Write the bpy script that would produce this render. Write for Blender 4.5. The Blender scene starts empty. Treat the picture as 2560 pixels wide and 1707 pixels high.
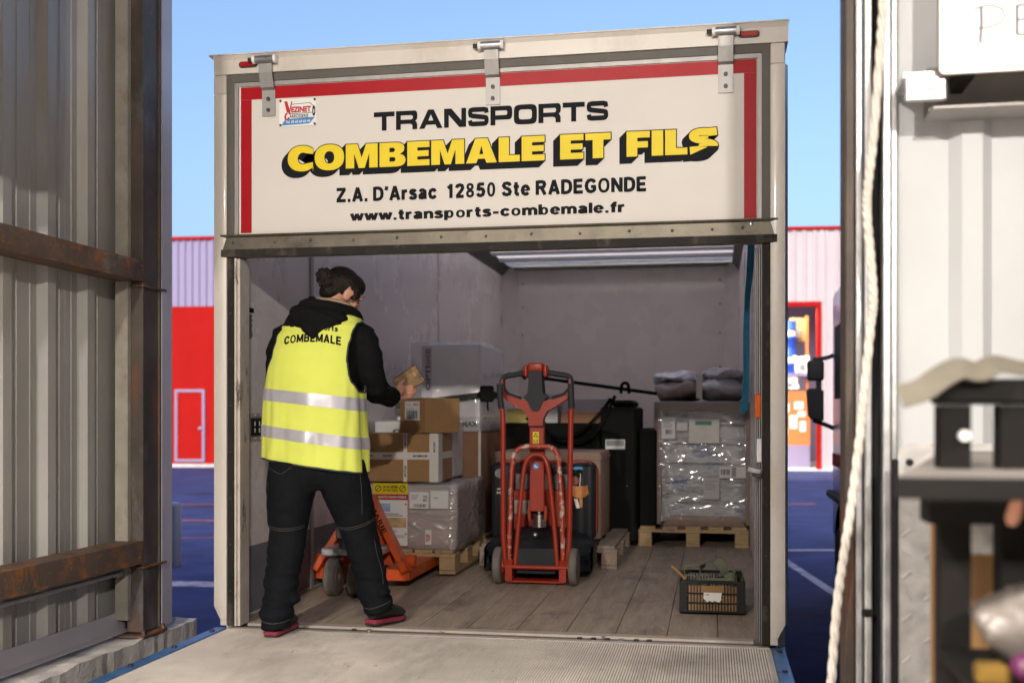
import bpy, bmesh, math, random
from mathutils import Vector, Matrix, Euler, noise
from mathutils.bvhtree import BVHTree
R = math.radians
rnd = random.Random(7)
scene = bpy.context.scene
COL = scene.collection
# ------------------------------------------------------------------ camera
YAW = math.atan(.1823)
cam_d = bpy.data.cameras.new('camera'); cam = bpy.data.objects.new('camera', cam_d); COL.objects.link(cam)
cam.location = (.968, -4.705, 1.80); cam.rotation_euler = (R(90), 0, YAW)
cam_d.sensor_width = 36; cam_d.lens = 38.73; cam_d.shift_y = .0713; cam_d.clip_start = .05; cam_d.clip_end = 2000
cam_d.dof.use_dof = True; cam_d.dof.focus_distance = 4.95; cam_d.dof.aperture_fstop = 2.3
scene.camera = cam
# ------------------------------------------------------------------ dusk sky and low soft sun
W = bpy.data.worlds.new('World'); scene.world = W; W.use_nodes = True
nt = W.node_tree
sky = nt.nodes.new('ShaderNodeTexSky'); sky.sky_type = 'NISHITA'; sky.sun_disc = False
SUN_EL, SUN_AZ = 30, 190          # degrees; azimuth clockwise from +Y, the sun stands behind the warehouse
sky.sun_elevation = R(SUN_EL); sky.sun_rotation = R(SUN_AZ)
sky.air_density = 1.0; sky.dust_density = 7.0; sky.ozone_density = 3.9; sky.altitude = 300
bg = nt.nodes['Background']; bg.inputs['Strength'].default_value = .125
nt.links.new(sky.outputs[0], bg.inputs['Color'])
sun_d = bpy.data.lights.new('sun', 'SUN'); sun = bpy.data.objects.new('sun', sun_d); COL.objects.link(sun)
sun_d.energy = .8; sun_d.angle = R(10); sun_d.color = (1, .95, .92)
az, el = R(SUN_AZ), R(SUN_EL)
to_sun = Vector((math.sin(az) * math.cos(el), math.cos(az) * math.cos(el), math.sin(el)))
sun.rotation_euler = to_sun.to_track_quat('Z', 'Y').to_euler(); sun.location = (0, -30, 20)
vs = scene.view_settings; vs.view_transform = 'Standard'; vs.look = 'None'; vs.gamma = 1; vs.use_curve_mapping = False
vs.exposure = 1.3
scene.cycles.use_denoising = True
scene.cycles.max_bounces = 10; scene.cycles.diffuse_bounces = 6; scene.cycles.transparent_max_bounces = 16
scene.cycles.sample_clamp_indirect = 8; scene.cycles.caustics_reflective = False; scene.cycles.caustics_refractive = False
# ------------------------------------------------------------------ helpers
def mat(name, col, rough=.55, metal=0, var=.15, vs_=6, bump=.05, bs=80, dirt=None, coat=0, spec=.5, stretch=(1, 1, 1), alpha=1, emit=None, trans=0, rvar=0):
    m = bpy.data.materials.new(name); m.use_nodes = True; t = m.node_tree; b = t.nodes['Principled BSDF']; L = t.links.new
    col = (*col, 1) if len(col) == 3 else col
    tc = t.nodes.new('ShaderNodeTexCoord'); mp = t.nodes.new('ShaderNodeMapping'); mp.inputs['Scale'].default_value = stretch
    L(tc.outputs['Object'], mp.inputs['Vector'])
    n = t.nodes.new('ShaderNodeTexNoise'); n.inputs['Scale'].default_value = vs_; n.inputs['Detail'].default_value = 6; n.inputs['Roughness'].default_value = .62
    L(mp.outputs[0], n.inputs['Vector'])
    cr = t.nodes.new('ShaderNodeValToRGB'); cr.color_ramp.elements[0].position = .3; cr.color_ramp.elements[1].position = .7
    cr.color_ramp.elements[0].color = (*[c * (1 - var) for c in col[:3]], 1); cr.color_ramp.elements[1].color = (*[min(1, c * (1 + var)) for c in col[:3]], 1)
    L(n.outputs['Fac'], cr.inputs[0]); out = cr.outputs[0]
    if dirt:
        for k, (dc, lo, hi, sc, st) in enumerate(dirt):
            m2 = t.nodes.new('ShaderNodeMapping'); m2.inputs['Scale'].default_value = st; m2.inputs['Location'].default_value = (3.1 * k, 1.7, .3)
            L(tc.outputs['Object'], m2.inputs['Vector'])
            n2 = t.nodes.new('ShaderNodeTexNoise'); n2.inputs['Scale'].default_value = sc; n2.inputs['Detail'].default_value = 8; n2.inputs['Roughness'].default_value = .7
            L(m2.outputs[0], n2.inputs['Vector'])
            mr = t.nodes.new('ShaderNodeMapRange'); mr.inputs['From Min'].default_value = lo; mr.inputs['From Max'].default_value = hi
            L(n2.outputs['Fac'], mr.inputs['Value'])
            mx = t.nodes.new('ShaderNodeMixRGB'); mx.inputs[2].default_value = (*dc, 1)
            L(mr.outputs[0], mx.inputs[0]); L(out, mx.inputs[1]); out = mx.outputs[0]
    L(out, b.inputs['Base Color'])
    b.inputs['Roughness'].default_value = rough; b.inputs['Metallic'].default_value = metal
    b.inputs['Specular IOR Level'].default_value = spec; b.inputs['Coat Weight'].default_value = coat; b.inputs['Coat Roughness'].default_value = .08
    if rvar:
        mr = t.nodes.new('ShaderNodeMapRange'); mr.inputs['To Min'].default_value = max(0, rough - rvar); mr.inputs['To Max'].default_value = min(1, rough + rvar)
        mr.inputs['From Min'].default_value = .3; mr.inputs['From Max'].default_value = .7
        L(n.outputs['Fac'], mr.inputs['Value']); L(mr.outputs[0], b.inputs['Roughness'])
    if alpha < 1: b.inputs['Alpha'].default_value = alpha
    if trans: b.inputs['Transmission Weight'].default_value = trans
    if emit: b.inputs['Emission Color'].default_value = (*emit[:3], 1); b.inputs['Emission Strength'].default_value = emit[3]
    if bump:
        n3 = t.nodes.new('ShaderNodeTexNoise'); n3.inputs['Scale'].default_value = bs; n3.inputs['Detail'].default_value = 4
        L(mp.outputs[0], n3.inputs['Vector'])
        bp = t.nodes.new('ShaderNodeBump'); bp.inputs['Strength'].default_value = bump; bp.inputs['Distance'].default_value = .01
        L(n3.outputs['Fac'], bp.inputs['Height']); L(bp.outputs[0], b.inputs['Normal'])
    return m
def newbm(): return bmesh.new()
def bx(bm, x0, x1, y0, y1, z0, z1, bev=0, rot=None, seg=1, piv=None):
    t = bmesh.new(); bmesh.ops.create_cube(t, size=1)
    bmesh.ops.scale(t, vec=(abs(x1 - x0), abs(y1 - y0), abs(z1 - z0)), verts=t.verts)
    if bev: bmesh.ops.bevel(t, geom=t.edges[:], offset=min(bev, .49 * min(abs(x1 - x0), abs(y1 - y0), abs(z1 - z0))), segments=seg, affect='EDGES', profile=.5)
    c = Vector(((x0 + x1) / 2, (y0 + y1) / 2, (z0 + z1) / 2))
    if rot: bmesh.ops.rotate(t, cent=(Vector(piv) - c) if piv else (0, 0, 0), matrix=Euler(rot).to_matrix(), verts=t.verts)
    bmesh.ops.translate(t, vec=c, verts=t.verts); merge(bm, t); return bm
def merge(bm, t):
    me = bpy.data.meshes.new('tmp'); t.to_mesh(me); t.free(); bm.from_mesh(me); bpy.data.meshes.remove(me)
def frame(d):
    d = d.normalized(); a = Vector((0, 0, 1)) if abs(d.z) < .9 else Vector((1, 0, 0))
    u = d.cross(a).normalized(); return u, d.cross(u).normalized()
def cyl(bm, p0, p1, r, seg=16, r2=None, cap=True):
    p0, p1 = Vector(p0), Vector(p1); u, v = frame(p1 - p0); r2 = r if r2 is None else r2
    a = [bm.verts.new(p0 + (u * math.cos(i * 2 * math.pi / seg) + v * math.sin(i * 2 * math.pi / seg)) * r) for i in range(seg)]
    b = [bm.verts.new(p1 + (u * math.cos(i * 2 * math.pi / seg) + v * math.sin(i * 2 * math.pi / seg)) * r2) for i in range(seg)]
    for i in range(seg): bm.faces.new((a[i], a[(i + 1) % seg], b[(i + 1) % seg], b[i]))
    if cap: bm.faces.new(a[::-1]); bm.faces.new(b)
    return bm
def smooth_path(pts, n=6, closed=False):
    P = [Vector(p) for p in pts]; out = []; N = len(P)
    rng = range(N) if closed else range(N - 1)
    for i in rng:
        g = lambda k: P[k % N] if closed else P[max(0, min(N - 1, k))]
        a, b, c, d = g(i - 1), g(i), g(i + 1), g(i + 2)
        for k in range(n):
            t = k / n
            out.append(.5 * ((2 * b) + (c - a) * t + (2 * a - 5 * b + 4 * c - d) * t * t + (3 * b - a - 3 * c + d) * t ** 3))
    if not closed: out.append(P[-1])
    return out
def tube(bm, pts, r, seg=10, closed=False, flat=None, up=None):
    P = [Vector(p) for p in pts]; N = len(P); rings = []; pu = None
    for i, p in enumerate(P):
        d = (P[(i + 1) % N] - P[i - 1]) if closed else (P[min(N - 1, i + 1)] - P[max(0, i - 1)])
        d.normalize()
        if pu is None: u, v = (frame(d) if up is None else (None, None))
        if up is not None: v = Vector(up); u = d.cross(v).normalized(); v = u.cross(d).normalized()
        elif pu is not None: u = (pu - d * pu.dot(d)).normalized(); v = d.cross(u)
        pu = u; rr = r[i] if isinstance(r, (list, tuple)) else r
        fa, fb = flat or (1, 1)
        rings.append([bm.verts.new(p + u * math.cos(k * 2 * math.pi / seg) * rr * fa + v * math.sin(k * 2 * math.pi / seg) * rr * fb) for k in range(seg)])
    for i in range(N if closed else N - 1):
        a, b = rings[i], rings[(i + 1) % N]
        for k in range(seg): bm.faces.new((a[k], a[(k + 1) % seg], b[(k + 1) % seg], b[k]))
    if not closed: bm.faces.new(rings[0][::-1]); bm.faces.new(rings[-1])
    return bm
def ribbon(bm, pts, w, t, up=(0, 0, 1)):            # flat strap of width w along pts; up = width direction
    P = [Vector(p) for p in pts]; rings = []
    for i, p in enumerate(P):
        d = (P[min(len(P) - 1, i + 1)] - P[max(0, i - 1)]).normalized(); wv = Vector(up[i] if isinstance(up, list) else up); wv = (wv - d * wv.dot(d)).normalized(); nv = d.cross(wv)
        rings.append([bm.verts.new(p + wv * a * w / 2 + nv * b * t / 2) for a, b in ((1, 1), (-1, 1), (-1, -1), (1, -1))])
    for a, b in zip(rings, rings[1:]):
        for k in range(4): bm.faces.new((a[k], a[(k + 1) % 4], b[(k + 1) % 4], b[k]))
    bm.faces.new(rings[0][::-1]); bm.faces.new(rings[-1]); return bm
def prism(bm, poly, ax, a0, a1):                     # poly: 2D points in the two other axes, extruded along ax
    def v(p, a):
        return {'x': (a, p[0], p[1]), 'y': (p[0], a, p[1]), 'z': (p[0], p[1], a)}[ax]
    A = [bm.verts.new(v(p, a0)) for p in poly]; Bv = [bm.verts.new(v(p, a1)) for p in poly]; n = len(poly)
    for i in range(n): bm.faces.new((A[i], A[(i + 1) % n], Bv[(i + 1) % n], Bv[i]))
    bm.faces.new(A[::-1]); bm.faces.new(Bv); return bm
def loft(bm, secs, seg=24, caps=True):               # secs: (centre, rx, ry[, axis]) ellipses square to the path (or to axis)
    P = [Vector(s[0]) for s in secs]; rings = []
    for i, s in enumerate(secs):
        d = Vector(s[3]) if len(s) > 3 and s[3] else (P[min(len(P) - 1, i + 1)] - P[max(0, i - 1)])
        d.normalize(); u = Vector((1, 0, 0)); u = (u - d * u.dot(d)); u = u.normalized() if u.length > .2 else frame(d)[0]; v = d.cross(u)
        rings.append([bm.verts.new(P[i] + u * math.cos(k * 2 * math.pi / seg) * s[1] + v * math.sin(k * 2 * math.pi / seg) * s[2]) for k in range(seg)])
    for a, b in zip(rings, rings[1:]):
        for k in range(seg): bm.faces.new((a[k], a[(k + 1) % seg], b[(k + 1) % seg], b[k]))
    if caps: bm.faces.new(rings[0][::-1]); bm.faces.new(rings[-1])
    return rings
def ball(bm, c, r, rot=None, seg=20):
    t = bmesh.new(); bmesh.ops.create_uvsphere(t, u_segments=seg, v_segments=seg // 2 + 2, radius=1)
    bmesh.ops.scale(t, vec=r if isinstance(r, (tuple, list)) else (r, r, r), verts=t.verts)
    if rot is not None: bmesh.ops.rotate(t, cent=(0, 0, 0), matrix=rot if isinstance(rot, Matrix) else Euler(rot).to_matrix(), verts=t.verts)
    bmesh.ops.translate(t, vec=c, verts=t.verts); merge(bm, t); return bm
def jitter(bm, amp, sc, seed=0, axes=(1, 1, 1)):
    for v in bm.verts:
        n = noise.noise_vector(v.co * sc + Vector((seed, seed * 2.3, 1)))
        v.co += Vector((n.x * amp * axes[0], n.y * amp * axes[1], n.z * amp * axes[2]))
    return bm
def link(o, parent=None):
    COL.objects.link(o)
    if parent is not None: o.parent = parent
    return o
def part(parent, name, m, bm, smooth=False, label=None, kind=None):
    if isinstance(bm, bpy.types.Mesh): me = bm
    else:
        bmesh.ops.recalc_face_normals(bm, faces=bm.faces); me = bpy.data.meshes.new(name); bm.to_mesh(me); bm.free()
    for mm in (m if isinstance(m, (list, tuple)) else [m]):
        if mm.name not in [x.name for x in me.materials if x]: me.materials.append(mm)
    o = bpy.data.objects.new(name, me); link(o, parent)
    if smooth:
        me.polygons.foreach_set('use_smooth', [True] * len(me.polygons))
        if smooth != 'all':
            try: me.set_sharp_from_angle(angle=R(40))
            except Exception: pass
    if label: o['label'] = label
    if kind: o['kind'] = kind
    return o
def thing(name, label, cat, loc=(0, 0, 0), rz=0, group=None):
    o = bpy.data.objects.new(name, None); link(o); o.location = loc; o.rotation_euler = (0, 0, rz); o.empty_display_size = .1
    return tag(o, label, cat, group)
def tag(o, label, cat, group=None):
    o['label'] = label; o['category'] = cat
    if group: o['group'] = group
    return o
def struct(name, m, bm, parent=None):
    o = part(parent, name, m, bm); o['kind'] = 'structure'; return o
def fuse(bm, voxel=.006, smooth=6, fac=.5):          # remesh a bag of overlapping closed shapes into one continuous skin
    me = bpy.data.meshes.new('f'); bmesh.ops.recalc_face_normals(bm, faces=bm.faces); bm.to_mesh(me); bm.free(); o = bpy.data.objects.new('f', me); COL.objects.link(o)
    r = o.modifiers.new('r', 'REMESH'); r.mode = 'VOXEL'; r.voxel_size = voxel; r.adaptivity = 0
    s = o.modifiers.new('s', 'SMOOTH'); s.iterations = smooth; s.factor = fac
    dg = bpy.context.evaluated_depsgraph_get(); dg.update()
    out = bpy.data.meshes.new_from_object(o.evaluated_get(dg)); bpy.data.objects.remove(o); bpy.data.meshes.remove(me); return out
# ------------------------------------------------------------------ lettering
def curve_mesh(cu):
    o = bpy.data.objects.new('t', cu); COL.objects.link(o)
    dg = bpy.context.evaluated_depsgraph_get(); dg.update()
    me = bpy.data.meshes.new_from_object(o.evaluated_get(dg)); bpy.data.objects.remove(o); bpy.data.curves.remove(cu)
    V = [tuple(v.co[:2]) for v in me.vertices]; Fc = [tuple(p.vertices) for p in me.polygons]; bpy.data.meshes.remove(me)
    return V, Fc
def fit(VF, x0, x1, y0, y1):
    V, Fc = VF; xs = [v[0] for v in V]; ys = [v[1] for v in V]; a, b, c, d = min(xs), max(xs), min(ys), max(ys)
    return [(x0 + (v[0] - a) / (b - a) * (x1 - x0), y0 + (v[1] - c) / (d - c) * (y1 - y0)) for v in V], Fc
def text2d(s, bold=.02, shear=0, spacing=1):
    cu = bpy.data.curves.new('t', 'FONT'); cu.body = s; cu.size = 1; cu.offset = bold; cu.shear = shear; cu.space_character = spacing; cu.resolution_u = 3; cu.fill_mode = 'FRONT'
    return curve_mesh(cu)
def shapes2d(contours, off=0):
    cu = bpy.data.curves.new('t', 'CURVE'); cu.dimensions = '2D'; cu.fill_mode = 'FRONT'; cu.offset = off
    for c in contours:
        sp = cu.splines.new('POLY'); sp.points.add(len(c) - 1); sp.use_cyclic_u = True
        for p, q in zip(sp.points, c): p.co = (q[0], q[1], 0, 1)
    return curve_mesh(cu)
def flat(bm, VF, fn):
    V, Fc = VF; vv = [bm.verts.new(fn(*v)) for v in V]
    for f in Fc:
        try: bm.faces.new([vv[i] for i in f])
        except ValueError: pass
    return bm
def write(parent, m, s, x0, x1, z0, z1, fn, bold=.02, shear=0, spacing=1, name='lettering'):
    o = part(parent, name, m, flat(newbm(), fit(text2d(s, bold, shear, spacing), x0, x1, z0, z1), fn)); return o
def arc(cx, cy, rx, ry, a0, a1, n=14, p=2.0):
    out = []
    for i in range(n + 1):
        a = R(a0 + (a1 - a0) * i / n); c, s = math.cos(a), math.sin(a)
        out.append((cx + rx * math.copysign(abs(c) ** (2 / p), c), cy + ry * math.copysign(abs(s) ** (2 / p), s)))
    return out
def stroke2(pts, w):                                 # outline of a thick polyline
    P = [Vector(p) for p in pts]; l, r = [], []
    for i, p in enumerate(P):
        d0 = (P[i] - P[i - 1]).normalized() if i else (P[1] - P[0]).normalized(); d1 = (P[i + 1] - P[i]).normalized() if i < len(P) - 1 else d0
        n = Vector((-(d0 + d1).y, (d0 + d1).x)).normalized(); k = w / 2 / max(.5, n.dot(Vector((-d0.y, d0.x))))
        l.append(tuple(p + n * k)); r.append(tuple(p - n * k))
    return l + r[::-1]
HEAVY = {
 'E': (.78, [[(0,0),(.78,0),(.78,.26),(.36,.26),(.36,.375),(.75,.375),(.75,.625),(.36,.625),(.36,.74),(.78,.74),(.78,1),(0,1)]]),
 'F': (.76, [[(0,0),(.36,0),(.36,.34),(.7,.34),(.7,.6),(.36,.6),(.36,.73),(.76,.73),(.76,1),(0,1)]]),
 'L': (.72, [[(0,0),(.72,0),(.72,.28),(.36,.28),(.36,1),(0,1)]]),
 'T': (.84, [[(.24,0),(.6,0),(.6,.72),(.84,.72),(.84,1),(0,1),(0,.72),(.24,.72)]]),
 'I': (.38, [[(0,0),(.38,0),(.38,1),(0,1)]]),
 'M': (1.14, [[(0,0),(.31,0),(.31,.56),(.46,0),(.68,0),(.83,.56),(.83,0),(1.14,0),(1.14,1),(.72,1),(.57,.46),(.42,1),(0,1)]]),
 'A': (1.06, [[(0,0),(.36,0),(.42,.17),(.64,.17),(.70,0),(1.06,0),(.74,1),(.32,1)], [(.47,.37),(.53,.68),(.59,.37)]]),
 'O': (1.06, [arc(.53,.5,.53,.54,0,354,40,2.3), arc(.53,.5,.17,.25,354,0,24,2.2)]),
 'C': (.92, [arc(.52,.5,.52,.54,40,320,34,2.2) + [(.92,.05),(.92,.34)] + arc(.56,.5,.19,.24,300,60,16,2) + [(.92,.66),(.92,.95)]]),
 'B': (.92, [[(0,0)] + arc(.56,.27,.36,.27,-90,62,12,2.4) + arc(.54,.75,.34,.25,-60,90,12,2.4) + [(0,1)], [(.36,.22),(.36,.39)] + arc(.50,.305,.06,.085,90,-90,6), [(.36,.61),(.36,.77)] + arc(.48,.69,.06,.08,90,-90,6)]),
 'S': (.9, [stroke2([(.88,.86)] + arc(.45,.71,.30,.145,60,270,14,2.3) + arc(.46,.285,.30,.145,90,-120,14,2.3) + [(.02,.14)], .32)]),
}
WIDE = {
 'T': (1.3, [[(.5,0),(.8,0),(.8,.74),(1.3,.74),(1.3,1),(0,1),(0,.74),(.5,.74)]]),
 'R': (1.35, [[(0,0),(.3,0),(.3,.3),(.85,.3)] + [(.97,.27),(1.02,.2),(1.02,0),(1.32,0),(1.32,.26),(1.28,.38),(1.2,.44)] + arc(1.13,.72,.2,.28,-40,90,8,2.6) + [(0,1)], [(.3,.53),(.3,.76)] + arc(.95,.645,.1,.115,90,-90,6)]),
 'A': (1.45, [[(0,0),(.33,0),(.45,.2),(1.0,.2),(1.12,0),(1.45,0),(.9,1),(.55,1)], [(.57,.42),(.725,.74),(.88,.42)]]),
 'N': (1.35, [[(0,0),(.29,0),(.29,.66),(.93,0),(1.35,0),(1.35,1),(1.06,1),(1.06,.36),(.44,1),(0,1)]]),
 'S': (1.3, [stroke2([(1.16,.68),(1.13,.84),(1.0,.875),(.3,.875),(.18,.84),(.15,.76),(.15,.68),(.18,.59),(.3,.55),(1.0,.46),(1.13,.42),(1.16,.33),(1.15,.22),(1.1,.15),(1.0,.125),(.3,.125),(.18,.16),(.14,.32)], .255)]),
 'P': (1.32, [[(0,0),(.3,0),(.3,.28),(1.05,.28)] + arc(1.08,.64,.24,.36,-90,90,12,2.8) + [(0,1)], [(.3,.52),(.3,.76)] + arc(.92,.64,.1,.12,90,-90,6)]),
 'O': (1.38, [arc(.69,.5,.69,.52,0,354,44,4.5), arc(.69,.5,.39,.26,354,0,32,4.5)]),
}
SANS = {
 'Z': (.72, [[(.03,.905),(.69,.905)],[(.60,.87),(.12,.13)],[(.03,.095),(.70,.095)]]), 'A': (.78, [[(.10,0),(.39,1)],[(.68,0),(.39,1)],[(.2,.3),(.58,.3)]]),
 'D': (.73, [[(.1,0),(.1,1)],[(.1,.905),(.34,.905),(.5,.85),(.6,.72),(.63,.5),(.6,.28),(.5,.15),(.34,.095),(.1,.095)]]),
 'R': (.74, [[(.1,0),(.1,1)],[(.1,.905),(.42,.905),(.54,.86),(.59,.72),(.54,.57),(.42,.51),(.1,.51)],[(.38,.5),(.63,0)]]),
 'E': (.64, [[(.1,0),(.1,1)],[(.1,.905),(.6,.905)],[(.1,.5),(.56,.5)],[(.1,.095),(.62,.095)]]), 'L': (.6, [[(.1,0),(.1,1)],[(.1,.095),(.58,.095)]]),
 'G': (.78, [[(.67,.72),(.58,.86),(.42,.905),(.26,.86),(.15,.7),(.11,.5),(.15,.3),(.26,.14),(.42,.095),(.58,.15),(.66,.24),(.66,.48)],[(.42,.44),(.74,.44)]]),
 'C': (.74, [[(.66,.68),(.58,.84),(.42,.905),(.26,.86),(.15,.7),(.11,.5),(.15,.3),(.26,.14),(.42,.095),(.58,.16),(.66,.32)]]),
 'O': (.8, [('ring',.4,.5,.38,.51,.19)]), 'N': (.74, [[(.1,0),(.1,1)],[(.63,0),(.63,1)],[(.12,.93),(.61,.07)]]), 'T': (.66, [[(.33,0),(.33,1)],[(.02,.905),(.64,.905)]]),
 'M': (.88, [[(.1,0),(.1,1)],[(.78,0),(.78,1)],[(.13,.95),(.44,.12)],[(.75,.95),(.44,.12)]]), 'B': (.72, [[(.1,0),(.1,1)],[(.1,.905),(.4,.905),(.53,.86),(.56,.72),(.52,.58),(.4,.53),(.1,.53)],[(.4,.52),(.55,.46),(.6,.3),(.55,.15),(.42,.095),(.1,.095)]]),
 'S': (.7, [[(.59,.72),(.52,.86),(.36,.905),(.2,.87),(.13,.74),(.2,.61),(.36,.53),(.52,.45),(.59,.29),(.53,.14),(.36,.095),(.18,.14),(.1,.29)]]),
 '1': (.5, [[(.31,0),(.31,1)],[(.31,.86),(.08,.72)]]), '2': (.62, [[(.1,.70),(.16,.85),(.33,.905),(.48,.85),(.53,.7),(.46,.53),(.14,.13)],[(.06,.095),(.6,.095)]]),
 '8': (.64, [('ring',.32,.27,.28,.28,.18),('ring',.32,.75,.25,.26,.17)]), '5': (.62, [[(.56,.905),(.16,.905)],[(.19,.95),(.14,.46)],[(.14,.5),(.3,.59),(.46,.54),(.53,.37),(.47,.17),(.32,.095),(.17,.13),(.09,.26)]]), '0': (.64, [('ring',.32,.5,.28,.51,.18)]),
 'r': (.42, [[(.1,0),(.1,.73)],[(.1,.46),(.2,.61),(.38,.645)]]), 's': (.56, [[(.47,.53),(.38,.635),(.28,.65),(.16,.62),(.12,.53),(.18,.44),(.3,.38),(.43,.32),(.46,.2),(.4,.11),(.28,.085),(.14,.11),(.08,.22)]]),
 'a': (.6, [[(.11,.52),(.2,.635),(.34,.645),(.46,.55),(.47,0)],[(.46,.41),(.24,.37),(.12,.27),(.13,.13),(.26,.085),(.46,.2)]]), 'c': (.58, [[(.5,.5),(.42,.62),(.3,.65),(.16,.57),(.1,.365),(.16,.16),(.3,.085),(.42,.11),(.5,.24)]]),
 't': (.42, [[(.19,.95),(.19,.2),(.26,.1),(.4,.09)],[(.02,.64),(.39,.64)]]), 'e': (.62, [('thin',[(.14,.37),(.52,.37)]),[(.51,.33),(.5,.5),(.4,.63),(.3,.65),(.16,.57),(.1,.365),(.16,.16),(.3,.085),(.42,.11),(.5,.2)]]),
 'w': (.86, [[(.07,.73),(.25,.03)],[(.25,.03),(.43,.7)],[(.43,.7),(.61,.03)],[(.61,.03),(.79,.73)]]), 'n': (.6, [[(.1,0),(.1,.73)],[(.1,.44),(.2,.6),(.34,.645),(.46,.58),(.5,.42),(.5,0)]]),
 'p': (.64, [[(.1,.73),(.1,-.22)],('ring',.34,.365,.26,.38,.18)]), 'o': (.64, [('ring',.32,.365,.29,.38,.18)]), 'm': (.94, [[(.1,0),(.1,.73)],[(.1,.46),(.2,.61),(.32,.645),(.43,.58),(.47,.42),(.47,0)],[(.47,.46),(.57,.61),(.69,.645),(.8,.58),(.84,.42),(.84,0)]]),
 'b': (.64, [[(.1,0),(.1,1)],('ring',.34,.365,.26,.38,.18)]), 'l': (.2, [[(.1,0),(.1,1)]]), 'f': (.4, [[(.4,.905),(.28,.9),(.2,.8),(.19,.0)],[(.02,.64),(.39,.64)]]), '-': (.42, [[(.03,.36),(.39,.36)]]), '.': (.24, [[(.02,.095),(.22,.095)]]), "'": (.22, [[(.14,1.0),(.08,.72)]]),
}
def sans(s, w=.19, gap=.07, space=.34):
    out = []; x = 0
    for ch in s:
        if ch == ' ': x += space; continue
        wd, st = SANS[ch]
        for q in st:
            if q[0] == 'ring': out.append([arc(q[1] + x, q[2], q[3], q[4], 0, 354, 28, 2.25), arc(q[1] + x, q[2], q[3] - q[5], q[4] - q[5], 354, 0, 24, 2.25)])
            elif q[0] == 'thin': out.append([[(p[0] + x, p[1]) for p in stroke2(q[1], w * .55)]])
            else: out.append([[(p[0] + x, p[1]) for p in stroke2(q, w)]])
        x += wd + gap
    return out, x - gap
def sans_bm(s, x0, x1, z0, h, y, w=.19, gap=.07, space=.34, word=None):
    gl, wd = sans(s, w, gap, space); sx = (x1 - x0) / wd; bm = newbm()
    if word is not None:
        k0 = sum(len(SANS[c][1]) for t in s.split()[:word] for c in t); gl = gl[k0:k0 + sum(len(SANS[c][1]) for c in s.split()[word])]
    for i, g in enumerate(gl): flat(bm, shapes2d([[(x0 + p[0] * sx, z0 + p[1] * h) for p in c] for c in g]), lambda x, z, i=i: (x, y - (i % 3) * 8e-5, z))
    return bm
def glyph_line(font, s, gap, space=.42):
    out = []; x = 0
    for ch in s:
        if ch == ' ': x += space; continue
        w, cs = font[ch]; out.append([[(p[0] + x, p[1]) for p in c] for c in cs]); x += w + gap
    return out, x - gap
# ------------------------------------------------------------------ materials
F = .835                                             # height of the truck's load floor
RUST = (.16, .06, .022)
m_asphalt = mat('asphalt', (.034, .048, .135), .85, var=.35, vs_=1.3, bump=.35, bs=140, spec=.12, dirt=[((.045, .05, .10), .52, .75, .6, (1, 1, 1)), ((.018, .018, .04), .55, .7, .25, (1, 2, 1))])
m_concrete = mat('concrete', (.46, .43, .41), .85, var=.18, vs_=5, bump=.4, bs=60, dirt=[((.22, .19, .17), .56, .8, 4, (1, 1, .5)), ((.55, .5, .44), .6, .7, 20, (1, 1, 1))])
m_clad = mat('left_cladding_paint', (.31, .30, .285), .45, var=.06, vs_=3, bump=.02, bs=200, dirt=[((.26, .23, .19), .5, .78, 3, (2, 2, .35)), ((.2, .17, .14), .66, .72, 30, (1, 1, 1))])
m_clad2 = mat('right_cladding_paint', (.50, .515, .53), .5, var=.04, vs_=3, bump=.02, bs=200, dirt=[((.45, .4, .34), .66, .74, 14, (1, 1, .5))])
m_rust = mat('rusty_steel', (.10, .07, .055), .7, .3, var=.35, vs_=5, bump=.3, bs=60, dirt=[((.26, .10, .03), .50, .62, 9, (3, 1, 1)), ((.34, .16, .055), .58, .66, 14, (1, .6, 2)), ((.26, .25, .25), .60, .72, 4, (1, .5, 1))])
m_column = mat('brown_column_paint', (.075, .058, .048), .6, .2, var=.35, vs_=4, bump=.2, bs=50, dirt=[(RUST, .55, .7, 5, (1, 1, .3)), ((.16, .16, .17), .58, .72, 2.2, (1, 1, .5))])
m_flash = mat('pale_flashing', (.42, .40, .45), .45, .2, var=.08, vs_=4, bump=.03)
m_flash2 = mat('chipped_white_angle', (.27, .25, .21), .6, var=.2, vs_=10, bump=.1, dirt=[((.22, .18, .14), .56, .66, 16, (1, 1, .4))])
m_galv = mat('galvanised_steel', (.52, .52, .53), .38, .75, var=.15, vs_=10, bump=.05, bs=120, rvar=.12)
m_alu = mat('brushed_aluminium', (.30, .29, .28), .5, .6, var=.14, vs_=30, bump=.05, bs=200, stretch=(1, 1, .08), rvar=.12)
m_white = mat('white_truck_paint', (.54, .50, .45), .38, var=.04, vs_=2, bump=.01, coat=.2, dirt=[((.36, .31, .25), .50, .78, 2.5, (1, 1, .4)), ((.3, .25, .2), .7, .76, 24, (1, 1, 1))])
m_wear = mat('worn_jamb', (.52, .47, .42), .5, .15, var=.12, vs_=12, bump=.08, dirt=[((.09, .07, .06), .56, .64, 22, (1, 1, .25))])
m_panel = mat('white_sign_panel', (.60, .565, .525), .5, var=.03, vs_=1.5, bump=.015, bs=6, spec=.3, dirt=[((.44, .40, .36), .60, .95, 2.2, (1, 1, .25)), ((.35, .31, .27), .72, .76, 40, (1, 1, .6))])
m_red = mat('red_reflective_film', (.33, .004, .010), .4, var=.1, vs_=6, bump=.06, bs=9, coat=.06, spec=.2)
m_black = mat('black_print', (.010, .011, .014), .7, var=.05, bump=0, spec=.1)
m_yellow = mat('yellow_print', (.70, .54, .018), .5, spec=.25, var=.03, bump=0)
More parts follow.
